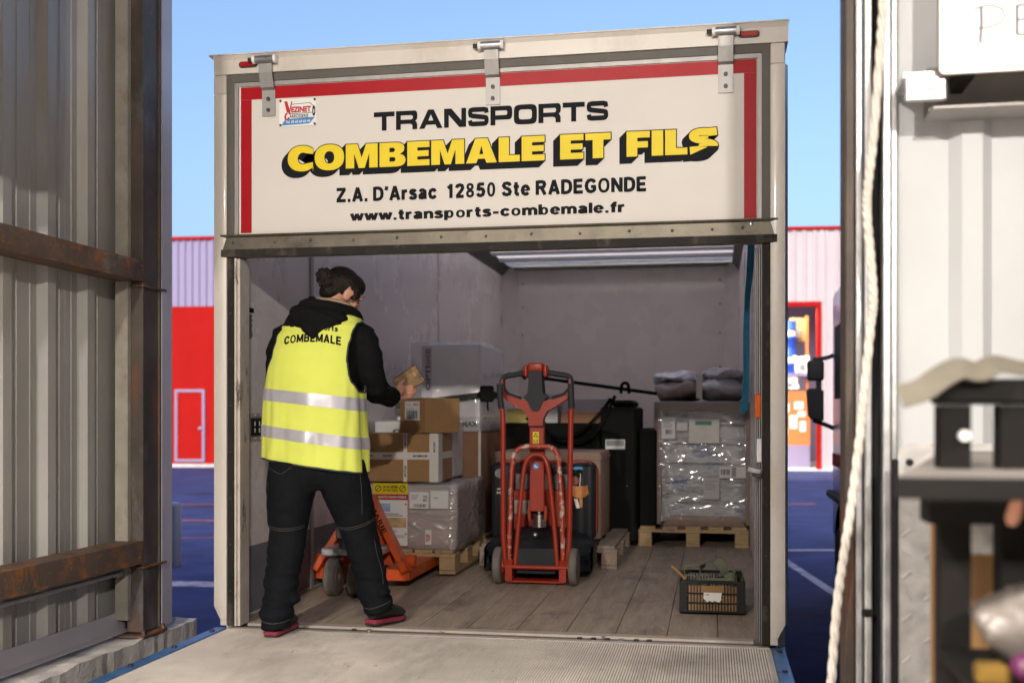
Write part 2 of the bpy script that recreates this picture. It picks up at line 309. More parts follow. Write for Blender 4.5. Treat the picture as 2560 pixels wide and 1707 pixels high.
m_rubber = mat('dark_rubber_seal', (.018, .016, .014), .7, spec=.2, var=.25, vs_=8, bump=.06, dirt=[((.15, .12, .09), .55, .75, 6, (1, 1, .5))])
m_seal = mat('grey_rubber_seal', (.085, .078, .068), .6, var=.15, vs_=6, bump=.05, dirt=[((.08, .065, .05), .5, .75, 4, (1, 1, .6))])
m_rail = mat('dirty_aluminium_rail', (.13, .115, .09), .45, .6, var=.25, vs_=7, bump=.08, bs=60, dirt=[((.07, .055, .04), .55, .7, 8, (1, 1, 1))])
m_inner = mat('scuffed_white_inner_wall', (.72, .665, .64), .28, var=.03, vs_=1.2, bump=.03, bs=5, dirt=[((.52, .47, .45), .60, 1.0, 1.6, (1, .7, .35)), ((.46, .42, .41), .64, .67, 30, (.4, 6, .2)), ((.10, .085, .085), .715, .74, 8, (1, .6, 3))], rvar=.06)
m_kick = mat('blue_grey_kick_plate', (.15, .165, .19), .55, .1, var=.15, vs_=8, bump=.08, dirt=[((.06, .055, .055), .58, .66, 9, (1, .4, 2)), ((.26, .27, .3), .64, .7, 14, (1, 1, .2))])
m_floor = mat('worn_floor_board', (.31, .245, .185), .6, var=.25, vs_=9, bump=.22, bs=55, stretch=(3, .35, 1), dirt=[((.08, .062, .05), .54, .72, 2.6, (1, .5, 1)), ((.42, .36, .29), .56, .70, 16, (5, .4, 1)), ((.11, .085, .068), .60, .66, 22, (7, .3, 1)), ((.03, .025, .022), .69, .73, 12, (1, 1, 1))])
m_deck = mat('aluminium_deck', (.60, .55, .48), .5, .2, var=.18, vs_=3, bump=.1, bs=90, dirt=[((.26, .23, .2), .52, .72, 2.2, (2, .6, 1)), ((.16, .14, .12), .64, .7, 18, (1, 1, 1))], rvar=.1)
m_deckedge = mat('blue_grey_deck_edge', (.07, .19, .42), .42, .5, var=.2, vs_=8, bump=.1, dirt=[((.03, .03, .035), .56, .66, 10, (1, 1, 1)), ((.25, .35, .5), .6, .7, 5, (1, 1, 1))])
m_chassis = mat('black_chassis', (.012, .012, .013), .7, 0, var=.2, spec=.15)
m_tyre = mat('tyre_rubber', (.025, .025, .026), .75, var=.2, bump=.2)
m_steel = mat('dull_steel', (.42, .42, .43), .35, .85, var=.15, vs_=14, bump=.04, rvar=.1)
m_dark = mat('dark_bolt', (.05, .047, .044), .5, .5, var=.2)
m_redlens = mat('red_lens', (.35, .01, .012), .12, coat=.5, var=.15, vs_=60, bump=0)
m_paper = mat('white_paper', (.72, .71, .69), .6, var=.03, bump=.02)
m_blue = mat('blue_print', (.02, .20, .50), .4, var=.04, bump=0)
m_redprint = mat('red_print', (.42, .008, .012), .4, var=.05, bump=0)
m_grey = mat('grey_print', (.22, .22, .23), .5, var=.05, bump=0)
m_orange = mat('orange_lens', (.62, .10, .01), .2, coat=.4, var=.1, bump=0)
m_bwhite = mat('pale_building_cladding', (.25, .215, .33), .6, spec=.1, var=.04, vs_=.5, bump=.01)
m_bred = mat('red_building_paint', (.31, .008, .006), .7, spec=.06, var=.08, vs_=1.2, bump=.05)
m_marking = mat('worn_red_road_paint', (.20, .06, .075), .5, var=.4, vs_=3, bump=.1, dirt=[((.06, .055, .09), .52, .62, 5, (1, 1, 1))])
m_markw = mat('worn_white_road_paint', (.36, .33, .40), .55, var=.3, vs_=3, bump=.1, dirt=[((.07, .07, .11), .5, .64, 4, (1, 1, 1))])
# translucent roof skin
m_roof = bpy.data.materials.new('translucent_roof_skin'); m_roof.use_nodes = True; t_ = m_roof.node_tree
b_ = t_.nodes['Principled BSDF']; b_.inputs['Base Color'].default_value = (.75, .77, .82, 1); b_.inputs['Roughness'].default_value = .35
tr_ = t_.nodes.new('ShaderNodeBsdfTranslucent'); tr_.inputs['Color'].default_value = (.80, .75, .73, 1)
mx_ = t_.nodes.new('ShaderNodeMixShader'); mx_.inputs[0].default_value = .9
t_.links.new(b_.outputs[0], mx_.inputs[1]); t_.links.new(tr_.outputs[0], mx_.inputs[2]); t_.links.new(mx_.outputs[0], t_.nodes['Material Output'].inputs['Surface'])
m_skylight = mat('clear_roof_strip', (.9, .95, 1), .1, var=0, bump=0, trans=1)
# ------------------------------------------------------------------ ground
bm = newbm(); vv = [bm.verts.new(p) for p in ((-400, -60, 0), (400, -60, 0), (400, 600, 0), (-400, 600, 0))]; bm.faces.new(vv)
struct('asphalt_ground', m_asphalt, bm)
bm = newbm(); bx(bm, -1.6, 7, -12, -2.4, .05, .30); struct('warehouse_floor', m_concrete, bm)
def strip(name, m, p, q, w):
    p, q = Vector((*p, .004)), Vector((*q, .004)); d = (q - p).normalized(); n = Vector((-d.y, d.x, 0)) * w / 2
    bm = newbm(); bm.faces.new([bm.verts.new(v) for v in (p + n, p - n, q - n, q + n)]); return struct(name, m, bm)
strip('road_marking', m_marking, (-14, 14.9), (3, 18.2), .26); strip('road_marking', m_marking, (-12, 9.3), (-1.5, 11.2), .11)
strip('road_marking', m_marking, (-12, 12.3), (-3, 13.2), .3)
strip('road_marking', m_markw, (1.2, 10.2), (9, 11.6), .14); strip('road_marking', m_markw, (1.75, 9.95), (2.25, 6.2), .11)
strip('road_marking', m_markw, (-13, 5.6), (-1.6, 6.4), .35)
# ------------------------------------------------------------------ warehouse shell
def cladding(parent, m, axis, fixed, a0, a1, z0, z1, pitch, depth, sgn, crest=.06, per=3, name='cladding_sheet', flank=.028, micro=True):
    a = a0; n = 0
    while a < a1 - 1e-6:
        e = min(a + pitch * per, a1); bm = newbm(); prof = [(a + .001, 0)]
        p = a
        while p + pitch <= e + 1e-6:
            c = p + pitch / 2
            if micro: prof += [(p + pitch * .14, 0), (p + pitch * .15, .004), (p + pitch * .17, .004), (p + pitch * .18, 0)]
            prof += [(c - crest / 2 - flank, 0), (c - crest / 2, depth), (c + crest / 2, depth), (c + crest / 2 + flank, 0)]
            if micro: prof += [(p + pitch * .84, 0), (p + pitch * .85, .004), (p + pitch * .87, .004), (p + pitch * .88, 0)]
            p += pitch
        prof.append((e - .001, 0))
        fn = (lambda q, d, z: (fixed + sgn * d, q, z)) if axis == 'y' else (lambda q, d, z: (q, fixed + sgn * d, z))
        A = [bm.verts.new(fn(q, d, z0)) for q, d in prof]; B_ = [bm.verts.new(fn(q, d, z1)) for q, d in prof]
        C_ = [bm.verts.new(fn(q, d - .003, z0)) for q, d in prof]; D_ = [bm.verts.new(fn(q, d - .003, z1)) for q, d in prof]
        for i in range(len(prof) - 1):
            bm.faces.new((A[i], A[i + 1], B_[i + 1], B_[i])); bm.faces.new((C_[i + 1], C_[i], D_[i], D_[i + 1]))
        bm.faces.new((A[0], B_[0], D_[0], C_[0])); bm.faces.new((A[-1], C_[-1], D_[-1], B_[-1]))
        part(parent, name, m, bm); a = e; n += 1
WL = -1.76
lw = thing('warehouse_side_wall', 'corrugated beige grey sheet wall on the left with rusty rails', 'wall', (WL, -6, 0))
lw.location = (0, 0, 0)
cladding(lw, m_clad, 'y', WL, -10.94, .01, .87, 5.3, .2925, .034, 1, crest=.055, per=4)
def girt(parent, y0, y1, z0, z1, m=m_rust):
    bm = newbm(); x = WL + .036
    prism(bm, [(x, z1), (x + .125, z1), (x + .125, z0), (x + .118, z0), (x + .118, z1 - .008), (x + .008, z1 - .008), (x + .008, z0 + .006), (x + .13, z0 + .006), (x + .13, z0 - .001), (x, z0 - .001)], 'y', y0, y1)
    bx(bm, x + .07, x + .129, y1 - .006, y1 + .03, z0 - .012, z0 - .003)
    return part(parent, 'wall_rail', m, bm)
girt(lw, -11, -.04, 2.41, 2.503); girt(lw, -11, -.04, 1.122, 1.222); girt(lw, -11, -.04, 3.9, 4.0)
bm = newbm(); cyl(bm, (WL + .07, -10, 1.075), (WL + .07, .0, 1.078), .011, 12)
for y in (-.75, -.12, -1.5): cyl(bm, (WL + .07, y, 1.0755), (WL + .07, y + .012, 1.0755), .0145, 12)
part(lw, 'conduit_pipe', m_galv, bm, True)
bm = newbm(); prism(bm, [(WL + .0365, .805), (WL + .0365, .892), (WL + .042, .892), (WL + .046, .812), (WL + .07, .803), (WL + .07, .799)], 'y', -11, .0)
part(lw, 'base_flashing', m_flash, bm)
bm = newbm()
bx(bm, WL + .036, WL + .092, -.068, -.060, .86, 5.3); bx(bm, WL + .0925, WL + .098, -.068, -.04, .862, 5.3); jitter(bm, .002, 9)
part(lw, 'corner_angle', m_flash2, bm)
col_ = thing('steel_column', 'dark brown rusty steel column at the left edge of the opening', 'column', (-1.68, .05, 0))
bm = newbm(); bx(bm, -.005, .075, -.085, -.070, .80, 5.3, .002); part(col_, 'inner_flange', m_column, bm)
bm = newbm(); bx(bm, -.075, .075, .070, .085, .80, 5.3, .002); part(col_, 'outer_flange', m_column, bm)
bm = newbm(); bx(bm, .055, .066, -.069, .069, .80, 5.3); part(col_, 'web', m_column, bm)
bm = newbm(); bx(bm, -.1, .10, -.12, .10, .778, .792, .002)
for x, y in ((.085, -.1), (.085, .08), (-.085, -.1)): cyl(bm, (x, y, .792), (x, y, .812), .011, 6)
part(col_, 'base_plate', m_rust, bm)
bm = newbm(); bx(bm, -.06, .085, -.10, .12, 1.095, 1.105); part(col_, 'rail_bracket', m_rust, bm)
bm = newbm(); bx(bm, -.06, .085, -.10, .12, 2.385, 2.395); part(col_, 'rail_bracket', m_rust, bm)
bm = newbm(); prism(bm, [(.078, .088), (.080, .182), (-.30, .182), (-.30, .178), (.076, .178), (.074, .088)], 'z', .80, 5.3); part(col_, 'edge_flashing', m_flash, bm, label='pale lavender edge flashing of the column')
pl = newbm(); bx(pl, -1.95, -1.585, -11, .465, 0, .775)
bmesh.ops.subdivide_edges(pl, edges=[e for e in pl.edges if abs((e.verts[0].co - e.verts[1].co).y) > 1], cuts=260)
bmesh.ops.subdivide_edges(pl, edges=[e for e in pl.edges if abs((e.verts[0].co - e.verts[1].co).x) > .3], cuts=6)
for v in pl.verts:
    if v.co.z > .7: v.co.z += .016 * noise.noise(v.co * 9) + .05 * (1 if v.co.y < -.2 else 0) * 0; v.co.x += .006 * noise.noise(v.co * 23)
tag(part(None, 'concrete_plinth', m_concrete, pl), 'rough concrete plinth under the left sheet wall', 'plinth')
bm = newbm(); bx(bm, -9, -1.80, .10, .20, 0, 5.3); tag(part(None, 'warehouse_front_wall', m_clad, bm), 'warehouse front wall beside the opening, hidden behind the left side wall', 'wall')
wb = thing('wall_cabinet', 'grey and white cabinet peeking out behind the steel column', 'cabinet', (-2.1, .55, .97))
bm = newbm(); bx(bm, -.2, .20, -.34, .30, 0, .345, .02, seg=3); part(wb, 'housing', mat('grey_cabinet', (.50, .53, .62), .5, var=.08), bm, True)
bm = newbm(); bx(bm, -.205, .206, .28, .37, -.005, .352, .022, seg=3); part(wb, 'lid', mat('white_cabinet_lid', (.78, .76, .80), .4, var=.04), bm, True)
for nm, a in (('warehouse_roof', (-9, 7, -12, .2, 5.3, 5.4)), ('warehouse_back_wall', (-9, 7, -12.1, -12, 0, 5.4)), ('warehouse_far_side_wall', (6.9, 7, -12, -1.7, 0, 5.3))):
    bm = newbm(); bx(bm, *a); struct(nm, mat(nm + '_sheet', (.5, .48, .45), .6, var=.05), bm)
# hanging lamps of the hall, above and behind the camera
def lamp(x, y, z, power, size, label, spread=180):
    t = thing('high_bay_lamp', label, 'lamp', (x, y, z), 0, 'hall lamps')
    bm = newbm(); loft(bm, [((0, 0, .0), .26, .26), ((0, 0, .10), .2, .2), ((0, 0, .2), .09, .09), ((0, 0, .3), .07, .07)], 24, True); part(t, 'reflector', m_galv, bm, True)
    bm = newbm(); cyl(bm, (0, 0, .3), (0, 0, 5.3 - z), .008, 8); part(t, 'cable', m_chassis, bm)
    bm = newbm(); cyl(bm, (0, 0, -.012), (0, 0, -.004), .2, 24); part(t, 'diffuser', mat('lamp_diffuser', (.9, .85, .78), .5, var=0, bump=0, emit=(1, .9, .78, 12)), bm)
    d = bpy.data.lights.new('lamp_light', 'AREA'); d.shape = 'DISK'; d.size = size; d.energy = power; d.color = (1, .92, .83); d.spread = R(spread)
    o = bpy.data.objects.new('lamp_light', d); link(o, t); o.location = (0, 0, -.03)
    if spread == 180: o.rotation_euler = (Vector((x, y, z)) - Vector((0.2, 0, 1.6))).to_track_quat('Z', 'Y').to_euler()
lamp(2.5, -9.2, 4.42, 268, .25, 'hanging hall lamp far behind the camera towards the right')
lamp(-.7, -8.6, 4.42, 240, .25, 'hanging hall lamp far behind the camera towards the left wall')
lamp(-.9, -5.4, 4.75, 150, .3, 'hanging hall lamp nearest the opening beside the left wall', 122)
HT = thing('shade_box', 'added box high on the left wall, out of view, shading the upper cladding', 'light blocker', (-1.42, -2.05, 2.95))  # added out of view to keep lamp light off the upper left cladding
bm = newbm(); bx(bm, -.29, .32, -.3, .3, 0, 1.75, .02); part(HT, 'housing', mat('shade_box_grey', (.2, .2, .2), .6), bm)
for k in range(8): part(HT, 'louvre', m_galv, bx(newbm(), -.25, .28, -.315, -.301, .12 + k * .09, .16 + k * .09, .003, rot=(.3, 0, 0)))
bm = newbm(); bx(bm, -.305, -.29, -.25, .25, .3, .36); bx(bm, -.305, -.29, -.25, .25, 1.3, 1.36); part(HT, 'wall_bracket', m_galv, bm)
# ------------------------------------------------------------------ right front: sheet wall, door post, rope, board
YR = -1.70
rw = thing('corrugated_front_wall', 'pale corrugated sheet wall on the right behind the rope', 'wall', (1.45, YR, 0)); rw.location = (0, 0, 0)
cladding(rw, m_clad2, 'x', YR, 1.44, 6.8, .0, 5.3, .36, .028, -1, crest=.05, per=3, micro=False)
bm = newbm(); prism(bm, [(YR - .03, 2.55), (YR - .16, 2.55), (YR - .16, 2.556), (YR - .037, 2.556), (YR - .037, 2.655), (YR - .09, 2.665), (YR - .09, 2.672), (YR - .03, 2.67)], 'x', 1.50, 6.8)
part(rw, 'wall_rail', mat('grey_rail', (.34, .32, .31), .5, .4, var=.15), bm)
bm = newbm(); bx(bm, 1.43, 1.53, YR - .175, YR - .163, 2.565, 2.63, .006); bx(bm, 1.43, 1.53, YR - .165, YR - .03, 2.625, 2.64)
part(rw, 'rail_bracket', m_galv, bm)
bm = newbm()
for x in (1.448, 1.492): cyl(bm, (x, YR - .182, 2.6), (x, YR - .172, 2.6), .010, 8)
part(rw, 'bolt', m_paper, bm)
dp = thing('door_post', 'galvanised door post with vertical rails beside the rope', 'post', (1.37, YR, 0)); dp.location = (0, 0, 0)
bm = newbm(); bx(bm, 1.308, 1.332, YR - .02, YR + .10, 0, 5.3, .003); part(dp, 'edge_flange', m_column, bm)
for x0, x1, d in ((1.334, 1.350, .03), (1.354, 1.372, .045), (1.398, 1.418, .05), (1.421, 1.437, .03)):
    bm = newbm(); bx(bm, x0, x1, YR - d, YR + .02, 0, 5.3, .004, seg=2); part(dp, 'rail', m_galv, bm)
bm = newbm(); bx(bm, 1.373, 1.397, YR - .005, YR + .02, 0, 5.3); part(dp, 'rail_slot', m_chassis, bm)
for z in (.95, 1.28): bm = newbm(); bx(bm, 1.345, 1.375, YR - .058, YR - .046, z, z + .02, .004); part(dp, 'rail_clip', m_chassis, bm)
rp = [(1.432, 3.4), (1.415, 2.9), (1.405, 2.72), (1.388, 2.5), (1.375, 2.38), (1.3725, 2.31), (1.381, 2.2), (1.388, 2.09), (1.381, 2.02), (1.366, 1.86), (1.356, 1.755), (1.338, 1.6), (1.318, 1.46), (1.30, 1.33), (1.287, 1.16), (1.275, .98), (1.268, .80)]
bm = newbm(); pts = smooth_path([(x * .985 + .0, YR - .10, z) for x, z in rp], 14)
for s in range(3):
    q = []
    for i, p in enumerate(pts):
        a = i * .55 + s * 2.094; q.append(p + Vector((math.cos(a) * .0055, math.sin(a) * .0055, 0)))
    tube(bm, q, .0068, 7)
tag(part(None, 'rope', mat('off_white_rope', (.66, .61, .55), .8, var=.12, vs_=40, bump=.2, bs=300), bm, True), 'thick off white rope hanging slack in front of the door post', 'rope')
sg = thing('handwritten_board', 'white rounded board with a handwritten letter P at the top right', 'sign', (1.542, YR - .19, 2.637))
def rrect(x0, x1, y0, y1, r, n=6):
    return arc(x1 - r, y1 - r, r, r, 0, 90, n) + arc(x0 + r, y1 - r, r, r, 90, 180, n) + arc(x0 + r, y0 + r, r, r, 180, 270, n) + arc(x1 - r, y0 + r, r, r, 270, 360, n)
bm = newbm(); prism(bm, rrect(-.035, .62, -.015, .40, .014), 'y', -.008, 0); part(sg, 'board', mat('board_white', (.85, .84, .82), .35, var=.02, bump=0), bm)
bm = newbm(); prism(bm, rrect(-.0375, .6225, -.0175, .4025, .015), 'y', .0003, .003); part(sg, 'board_rim', mat('board_rim_brown', (.12, .07, .03), .6), bm)
m_ink = mat('ink', (.10, .09, .13), .5, var=.1, bump=0)
bm = newbm(); flat(bm, shapes2d([stroke2([(.030, .115), (.033, .165), (.032, .20)], .006)]), lambda x, y: (x + .028, -.0095, y - .06)); flat(bm, shapes2d([stroke2([(.016, .198), (.05, .205), (.078, .195), (.086, .178), (.078, .162), (.052, .152), (.024, .150)], .003)]), lambda x, y: (x + .028, -.0100, y - .06)); part(sg, 'lettering', m_ink, bm)
bm = newbm(); flat(bm, shapes2d([stroke2([(.113, .13), (.113, .20)], .006), ]), lambda x, y: (x + .028, -.0095, y - .06)); flat(bm, shapes2d([stroke2([(.113, .130), (.15, .128)], .004)]), lambda x, y: (x + .028, -.0100, y - .06)); flat(bm, shapes2d([stroke2([(.113, .165), (.14, .166)], .004)]), lambda x, y: (x + .028, -.0101, y - .06)); flat(bm, shapes2d([stroke2([(.113, .199), (.15, .202)], .004)]), lambda x, y: (x + .028, -.0102, y - .06)); part(sg, 'lettering', m_ink, bm)
for x in (.02, .5): part(sg, 'bracket', m_chassis, bx(newbm(), x, x + .03, .0, .16, -.02, .03))
# ------------------------------------------------------------------ the box truck
TK = thing('box_truck', 'white box truck backed up to the opening with its rear shutter raised', 'truck', (0, 0, 0))
ZT = 3.418; LEN = 6.95; XI = 1.232
# rear frame
for s in (-1, 1):
    bm = newbm()
    prof = [(s * 1.203, -.02), (s * 1.225, -.028), (s * 1.262, -.022), (s * 1.275, .01), (s * 1.275, .10), (s * 1.203, .10)]
    prism(bm, prof, 'z', .93, 3.25)
    prof2 = [(s * 1.203, -.02), (s * 1.225, -.026), (s * 1.232, .0), (s * 1.232, .10), (s * 1.203, .10)]
    A = [bm.verts.new((x, y, .93 - .0005)) for x, y in (prof[0], prof[1], prof[2], prof[3], prof[4], prof[5])]
    B_ = [bm.verts.new((x if i in (0, 1, 5) else s * 1.232, y, .872)) for i, (x, y) in enumerate(prof)]
    for i in range(6): bm.faces.new((A[i], A[(i + 1) % 6], B_[(i + 1) % 6], B_[i]))
    prism(bm, [(s * 1.203, -.02), (s * 1.232, -.02), (s * 1.232, .10), (s * 1.203, .10)], 'z', .845, .8715)
    part(TK, 'frame_post', m_white, bm, True)
bm = newbm(); prism(bm, [(-.03, 3.338), (-.034, 3.40), (-.045, ZT), (.12, ZT), (.12, 3.338)], 'x', -1.258, 1.274)
part(TK, 'frame_top_beam', m_white, bm)
for s in (-1, 1):
    bm = newbm(); bx(bm, min(s * 1.203, s * 1.262), max(s * 1.203, s * 1.262), -.026, .11, 3.2505, 3.3375, .004); part(TK, 'frame_corner', m_white, bm)
bm = newbm(); prism(bm, [(-.049, 3.4185), (-.049, 3.424), (.13, 3.424), (.13, 3.4185)], 'x', -1.276, 1.277); part(TK, 'roof_edge_lip', m_white, bm)
# seal round the upper panel: mitred rubber
def mitre(name, m, xo, zo_t, zo_b, w, y0, y1):
    xi, zi = xo - w, zo_t - w
    bm = newbm(); prism(bm, [(-xo, zo_t), (xo, zo_t), (xi - .001, zi), (-xi + .001, zi)], 'y', y0, y1); part(TK, name, m, bm)
    for s in (-1, 1):
        bm = newbm(); prism(bm, [(s * xo, zo_t - .001), (s * xo, zo_b), (s * xi, zo_b), (s * xi, zi)], 'y', y0, y1); part(TK, name, m, bm)
mitre('rubber_seal', m_seal, 1.2025, 3.337, 2.612, .034, -.018, .03)
mitre('panel_trim', m_alu, 1.168, 3.302, 2.612, .018, -.012, .03)
# sign panel
SP = part(TK, 'sign_panel', m_panel, bx(newbm(), -1.149, 1.149, -.004, .03, 2.613, 3.283))
ys = -.0055
def sgn(y=ys): return lambda x, z: (x, y, z)
def band(x0, x1, z0, z1, y=-.0048):
    bm = newbm(); bm.faces.new([bm.verts.new(p) for p in ((x0, y, z0), (x1, y, z0), (x1, y, z1), (x0, y, z1))]); return part(SP, 'red_band', m_red, bm)
band(-1.140, 1.147, 3.225, 3.2815); band(-1.140, -1.088, 2.622, 3.2245); band(1.096, 1.147, 2.618, 3.2245)
gl, wd = glyph_line(WIDE, 'TRANSPORTS', .09)
def line_of(word, gl, wd, x0, x1, z0, h, m, layers, name='lettering'):      # layers: (y, offset, dx, dz)
    sx = (x1 - x0) / wd; bm = newbm()
    for y, off, dx, dz in layers:
        for i, g in enumerate(word): flat(bm, shapes2d([[(x0 + p[0] * sx + dx, z0 + p[1] * h + dz) for p in c] for c in g], off), lambda x, z: (x, y - i * 2e-5, z))
    return part(SP, name, m, bm)
line_of(gl, gl, wd, -.512, .530, 3.056, .083, m_black, [(ys, 0, 0, 0)])
gl, wd = glyph_line(HEAVY, 'COMBEMALE ET FILS', .05, .45)
for w_ in (gl[:9], gl[9:11], gl[11:]):
    line_of(w_, gl, wd, -.915, .988, 2.894, .108, m_black, [(-.0050 - k * .00015, .003, -.0045 * (6 - k), -.0042 * (6 - k)) for k in range(6)] + [(-.0068, .0032, 0, 0)], 'lettering_shadow')
    line_of(w_, gl, wd, -.915, .988, 2.894, .108, m_yellow, [(-.0078, -.0008, 0, 0)])
for w_ in range(5): part(SP, 'lettering', m_black, sans_bm("Z.A. D'Arsac  12850 Ste RADEGONDE", -.687, .691, 2.747, .062, -.0056, .235, .1, .3, w_))
part(SP, 'lettering', m_black, sans_bm("www.transports-combemale.fr", -.620, .600, 2.661, .045, -.0056, .235, .08))
# coachbuilder's plate
MP = part(TK, 'maker_plate', m_paper, bx(newbm(), -.955, -.779, -.0085, -.0045, 3.094, 3.218, .001))
yp = -.0092
P0 = lambda u, v: (-.955 + u * .176, 3.094 + v * .124)          # plate coordinates 0..1
def plate(m, cs, y=yp, nm='emblem'):
    bm = newbm(); flat(bm, shapes2d([[P0(*p) for p in c] for c in cs]), lambda x, z: (x, y, z)); part(MP, nm, m, bm)
plate(m_redprint, [[(.14, .92), (.22, .92), (.285, .62), (.325, .90), (.36, .92), (.30, .52), (.32, .44), (.27, .44), (.24, .52), (.21, .50)]])
plate(m_redprint, [stroke2([P0(0, 0)[0:0] or p for p in ((.23, .50), (.19, .46), (.165, .36), (.175, .28), (.22, .25), (.25, .28), (.265, .33))], .05)], yp - .0002)
plate(m_black, [stroke2([(.34, .80), (.83, .83), (.92, .71)], .018)]); plate(m_black, [stroke2([(.28, .455), (.93, .475)], .018)], yp - .0001)
plate(m_black, [arc(.935, .53, .042, .19, 0, 350, 24), arc(.935, .52, .014, .09, 350, 0, 16)], yp - .0002)
plate(m_blue, [[(.06, .05), (.17, .27), (.96, .31), (.82, .08)]])
def pw(m, s, u0, u1, v0, v1, bold=.02, shear=0):
    a, b = P0(u0, v0), P0(u1, v1); write(MP, m, s, a[0], b[0], a[1], b[1], sgn(yp - .0006), bold, shear)
pw(m_redprint, 'EZINET', .33, .86, .50, .71, .05); pw(m_black, 'ARROSSERIE', .28, .79, .30, .43, .015); pw(m_paper, 'Tel. 05 65 60 60 49', .18, .84, .12, .22, .02, .25)
for u, v in ((.04, .06), (.96, .06), (.04, .94), (.96, .94)):
    p = P0(u, v); part(MP, 'screw', m_dark, cyl(newbm(), (p[0], -.0085, p[1]), (p[0], -.0125, p[1]), .0055, 10))
# hinges
for hx in (-1.004, .028, 1.021):
    H = part(TK, 'hinge', m_alu, newbm_ := newbm())
    bpy.data.objects.remove(H)
    bm = newbm(); w = .031
    pts = [(-.052, 3.385), (-.050, 3.33), (-.030, 3.27), (-.012, 3.262), (-.012, 3.145), (-.006, 3.145), (-.006, 3.268), (-.026, 3.277), (-.044, 3.333), (-.044, 3.385)]
    prism(bm, pts, 'x', hx - w, hx + w)
    H = part(TK, 'hinge', m_alu, bm)
    bm = newbm(); cyl(bm, (hx - .042, -.056, 3.388), (hx + .042, -.056, 3.388), .017, 16); part(H, 'hinge_barrel', m_steel, bm, True)
    bm = newbm(); cyl(bm, (hx - .056, -.056, 3.388), (hx - .043, -.056, 3.388), .019, 16); cyl(bm, (hx + .043, -.056, 3.388), (hx + .056, -.056, 3.388), .019, 16); part(H, 'hinge_bush', m_paper, bm, True)
    bm = newbm(); cyl(bm, (hx - .078, -.056, 3.388), (hx - .0565, -.056, 3.388), .010, 6); part(H, 'hinge_bolt', m_dark, bm)
    for z in (3.222, 3.172): part(H, 'screw', m_dark, cyl(newbm(), (hx, -.0125, z), (hx, -.019, z), .009, 8))
for s in (-1, 1):
    cx = -1.092 if s < 0 else 1.116
    bm = newbm(); prism(bm, [(cx + p[0], 3.375 + p[1]) for p in rrect(-.043, .043, -.013, .013, .0125)], 'y', -.040, -.030); L_ = part(TK, 'marker_lamp', m_dark, bm)
    bm = newbm(); prism(bm, [(cx + p[0], 3.375 + p[1]) for p in rrect(-.034, .034, -.009, .009, .0085)], 'y', -.045, -.0405); part(L_, 'lens', m_redlens, bm)
# shutter rail below the panel
bm = newbm(); prism(bm, [(-.03, 2.606), (-.034, 2.612), (.04, 2.612), (.04, 2.604), (-.006, 2.60), (-.012, 2.548), (-.02, 2.542), (-.02, 2.515), (.03, 2.515), (.03, 2.512), (-.024, 2.512), (-.026, 2.545), (-.020, 2.60)], 'x', -1.228, 1.232)
SR = part(TK, 'shutter_rail', m_rail, bm)
for x in (-1.17, -.97, -.80, -.60, -.4, -.2, 0, .2, .41, .62, .80, .965, 1.09):
    part(SR, 'rivet', m_dark, ball(newbm(), (x, -.018, 2.575 + rnd.uniform(-.004, .006)), (.010, .007, .010), None, 10))
for z in (2.592, 2.556): part(SR, 'bolt', m_steel, ball(newbm(), (1.125, -.0185, z), (.010, .006, .010), None, 10))
bm = newbm(); bx(bm, -1.226, 1.230, -.0285, -.0265, 2.513, 2.546); part(SR, 'rubber_lip', m_rubber, bm)
# jambs
for s in (-1, 1):
    a = (lambda u0, u1: (min(s * u0, s * u1), max(s * u0, s * u1)))
    bm = newbm(); x0, x1 = a(1.170, 1.2025); bx(bm, x0, x1, -.012, .06, .84, 2.51, .003); part(TK, 'jamb_rubber', m_rubber, bm)
    for z in [1.0 + .21 * k for k in range(7)]:
        part(TK, 'jamb_screw', m_dark, ball(newbm(), (s * 1.187, -.013, z), .006, None, 8))
    if s < 0:
        bm = newbm(); bx(bm, -1.1695, -1.160, -.010, .08, .84, 2.51, .001); part(TK, 'jamb_edge', m_wear, bm)
        bm = newbm(); bx(bm, -1.1595, -1.146, .0, .10, .84, 2.51, .001); part(TK, 'jamb_liner', m_wear, bm)
        bm = newbm(); bx(bm, -XI, -1.161, .101, .13, .84, 3.30); part(TK, 'jamb_return', m_wear, bm)
    else:
        for x0, x1, y0 in ((1.166, 1.1695, -.008), (1.158, 1.1625, .03), (1.150, 1.154, .06), (1.143, 1.147, .09)):
            bm = newbm(); bx(bm, x0, x1, y0, .14, .84, 2.51, .0008); part(TK, 'jamb_rail', m_alu, bm)
bm = newbm(); bx(bm, 1.142, 1.168, .02, .10, 1.785, 1.888, .006); part(TK, 'side_reflector', m_orange, bm, label='orange lens on the right door jamb')
bm = newbm(); bx(bm, 1.147, 1.168, .01, .05, 1.60, 1.70, .002); LT = part(TK, 'latch_plate', m_galv, bm)
bm = newbm(); bx(bm, 1.108, 1.165, -.02, .03, 1.556, 1.580, .003, rot=(0, .25, 0)); part(LT, 'latch_lever', m_steel, bm)
bm = newbm(); bx(bm, 1.13, 1.168, -.03, .02, 1.54, 1.556, .003, rot=(0, .1, 0)); part(LT, 'latch_catch', m_dark, bm)
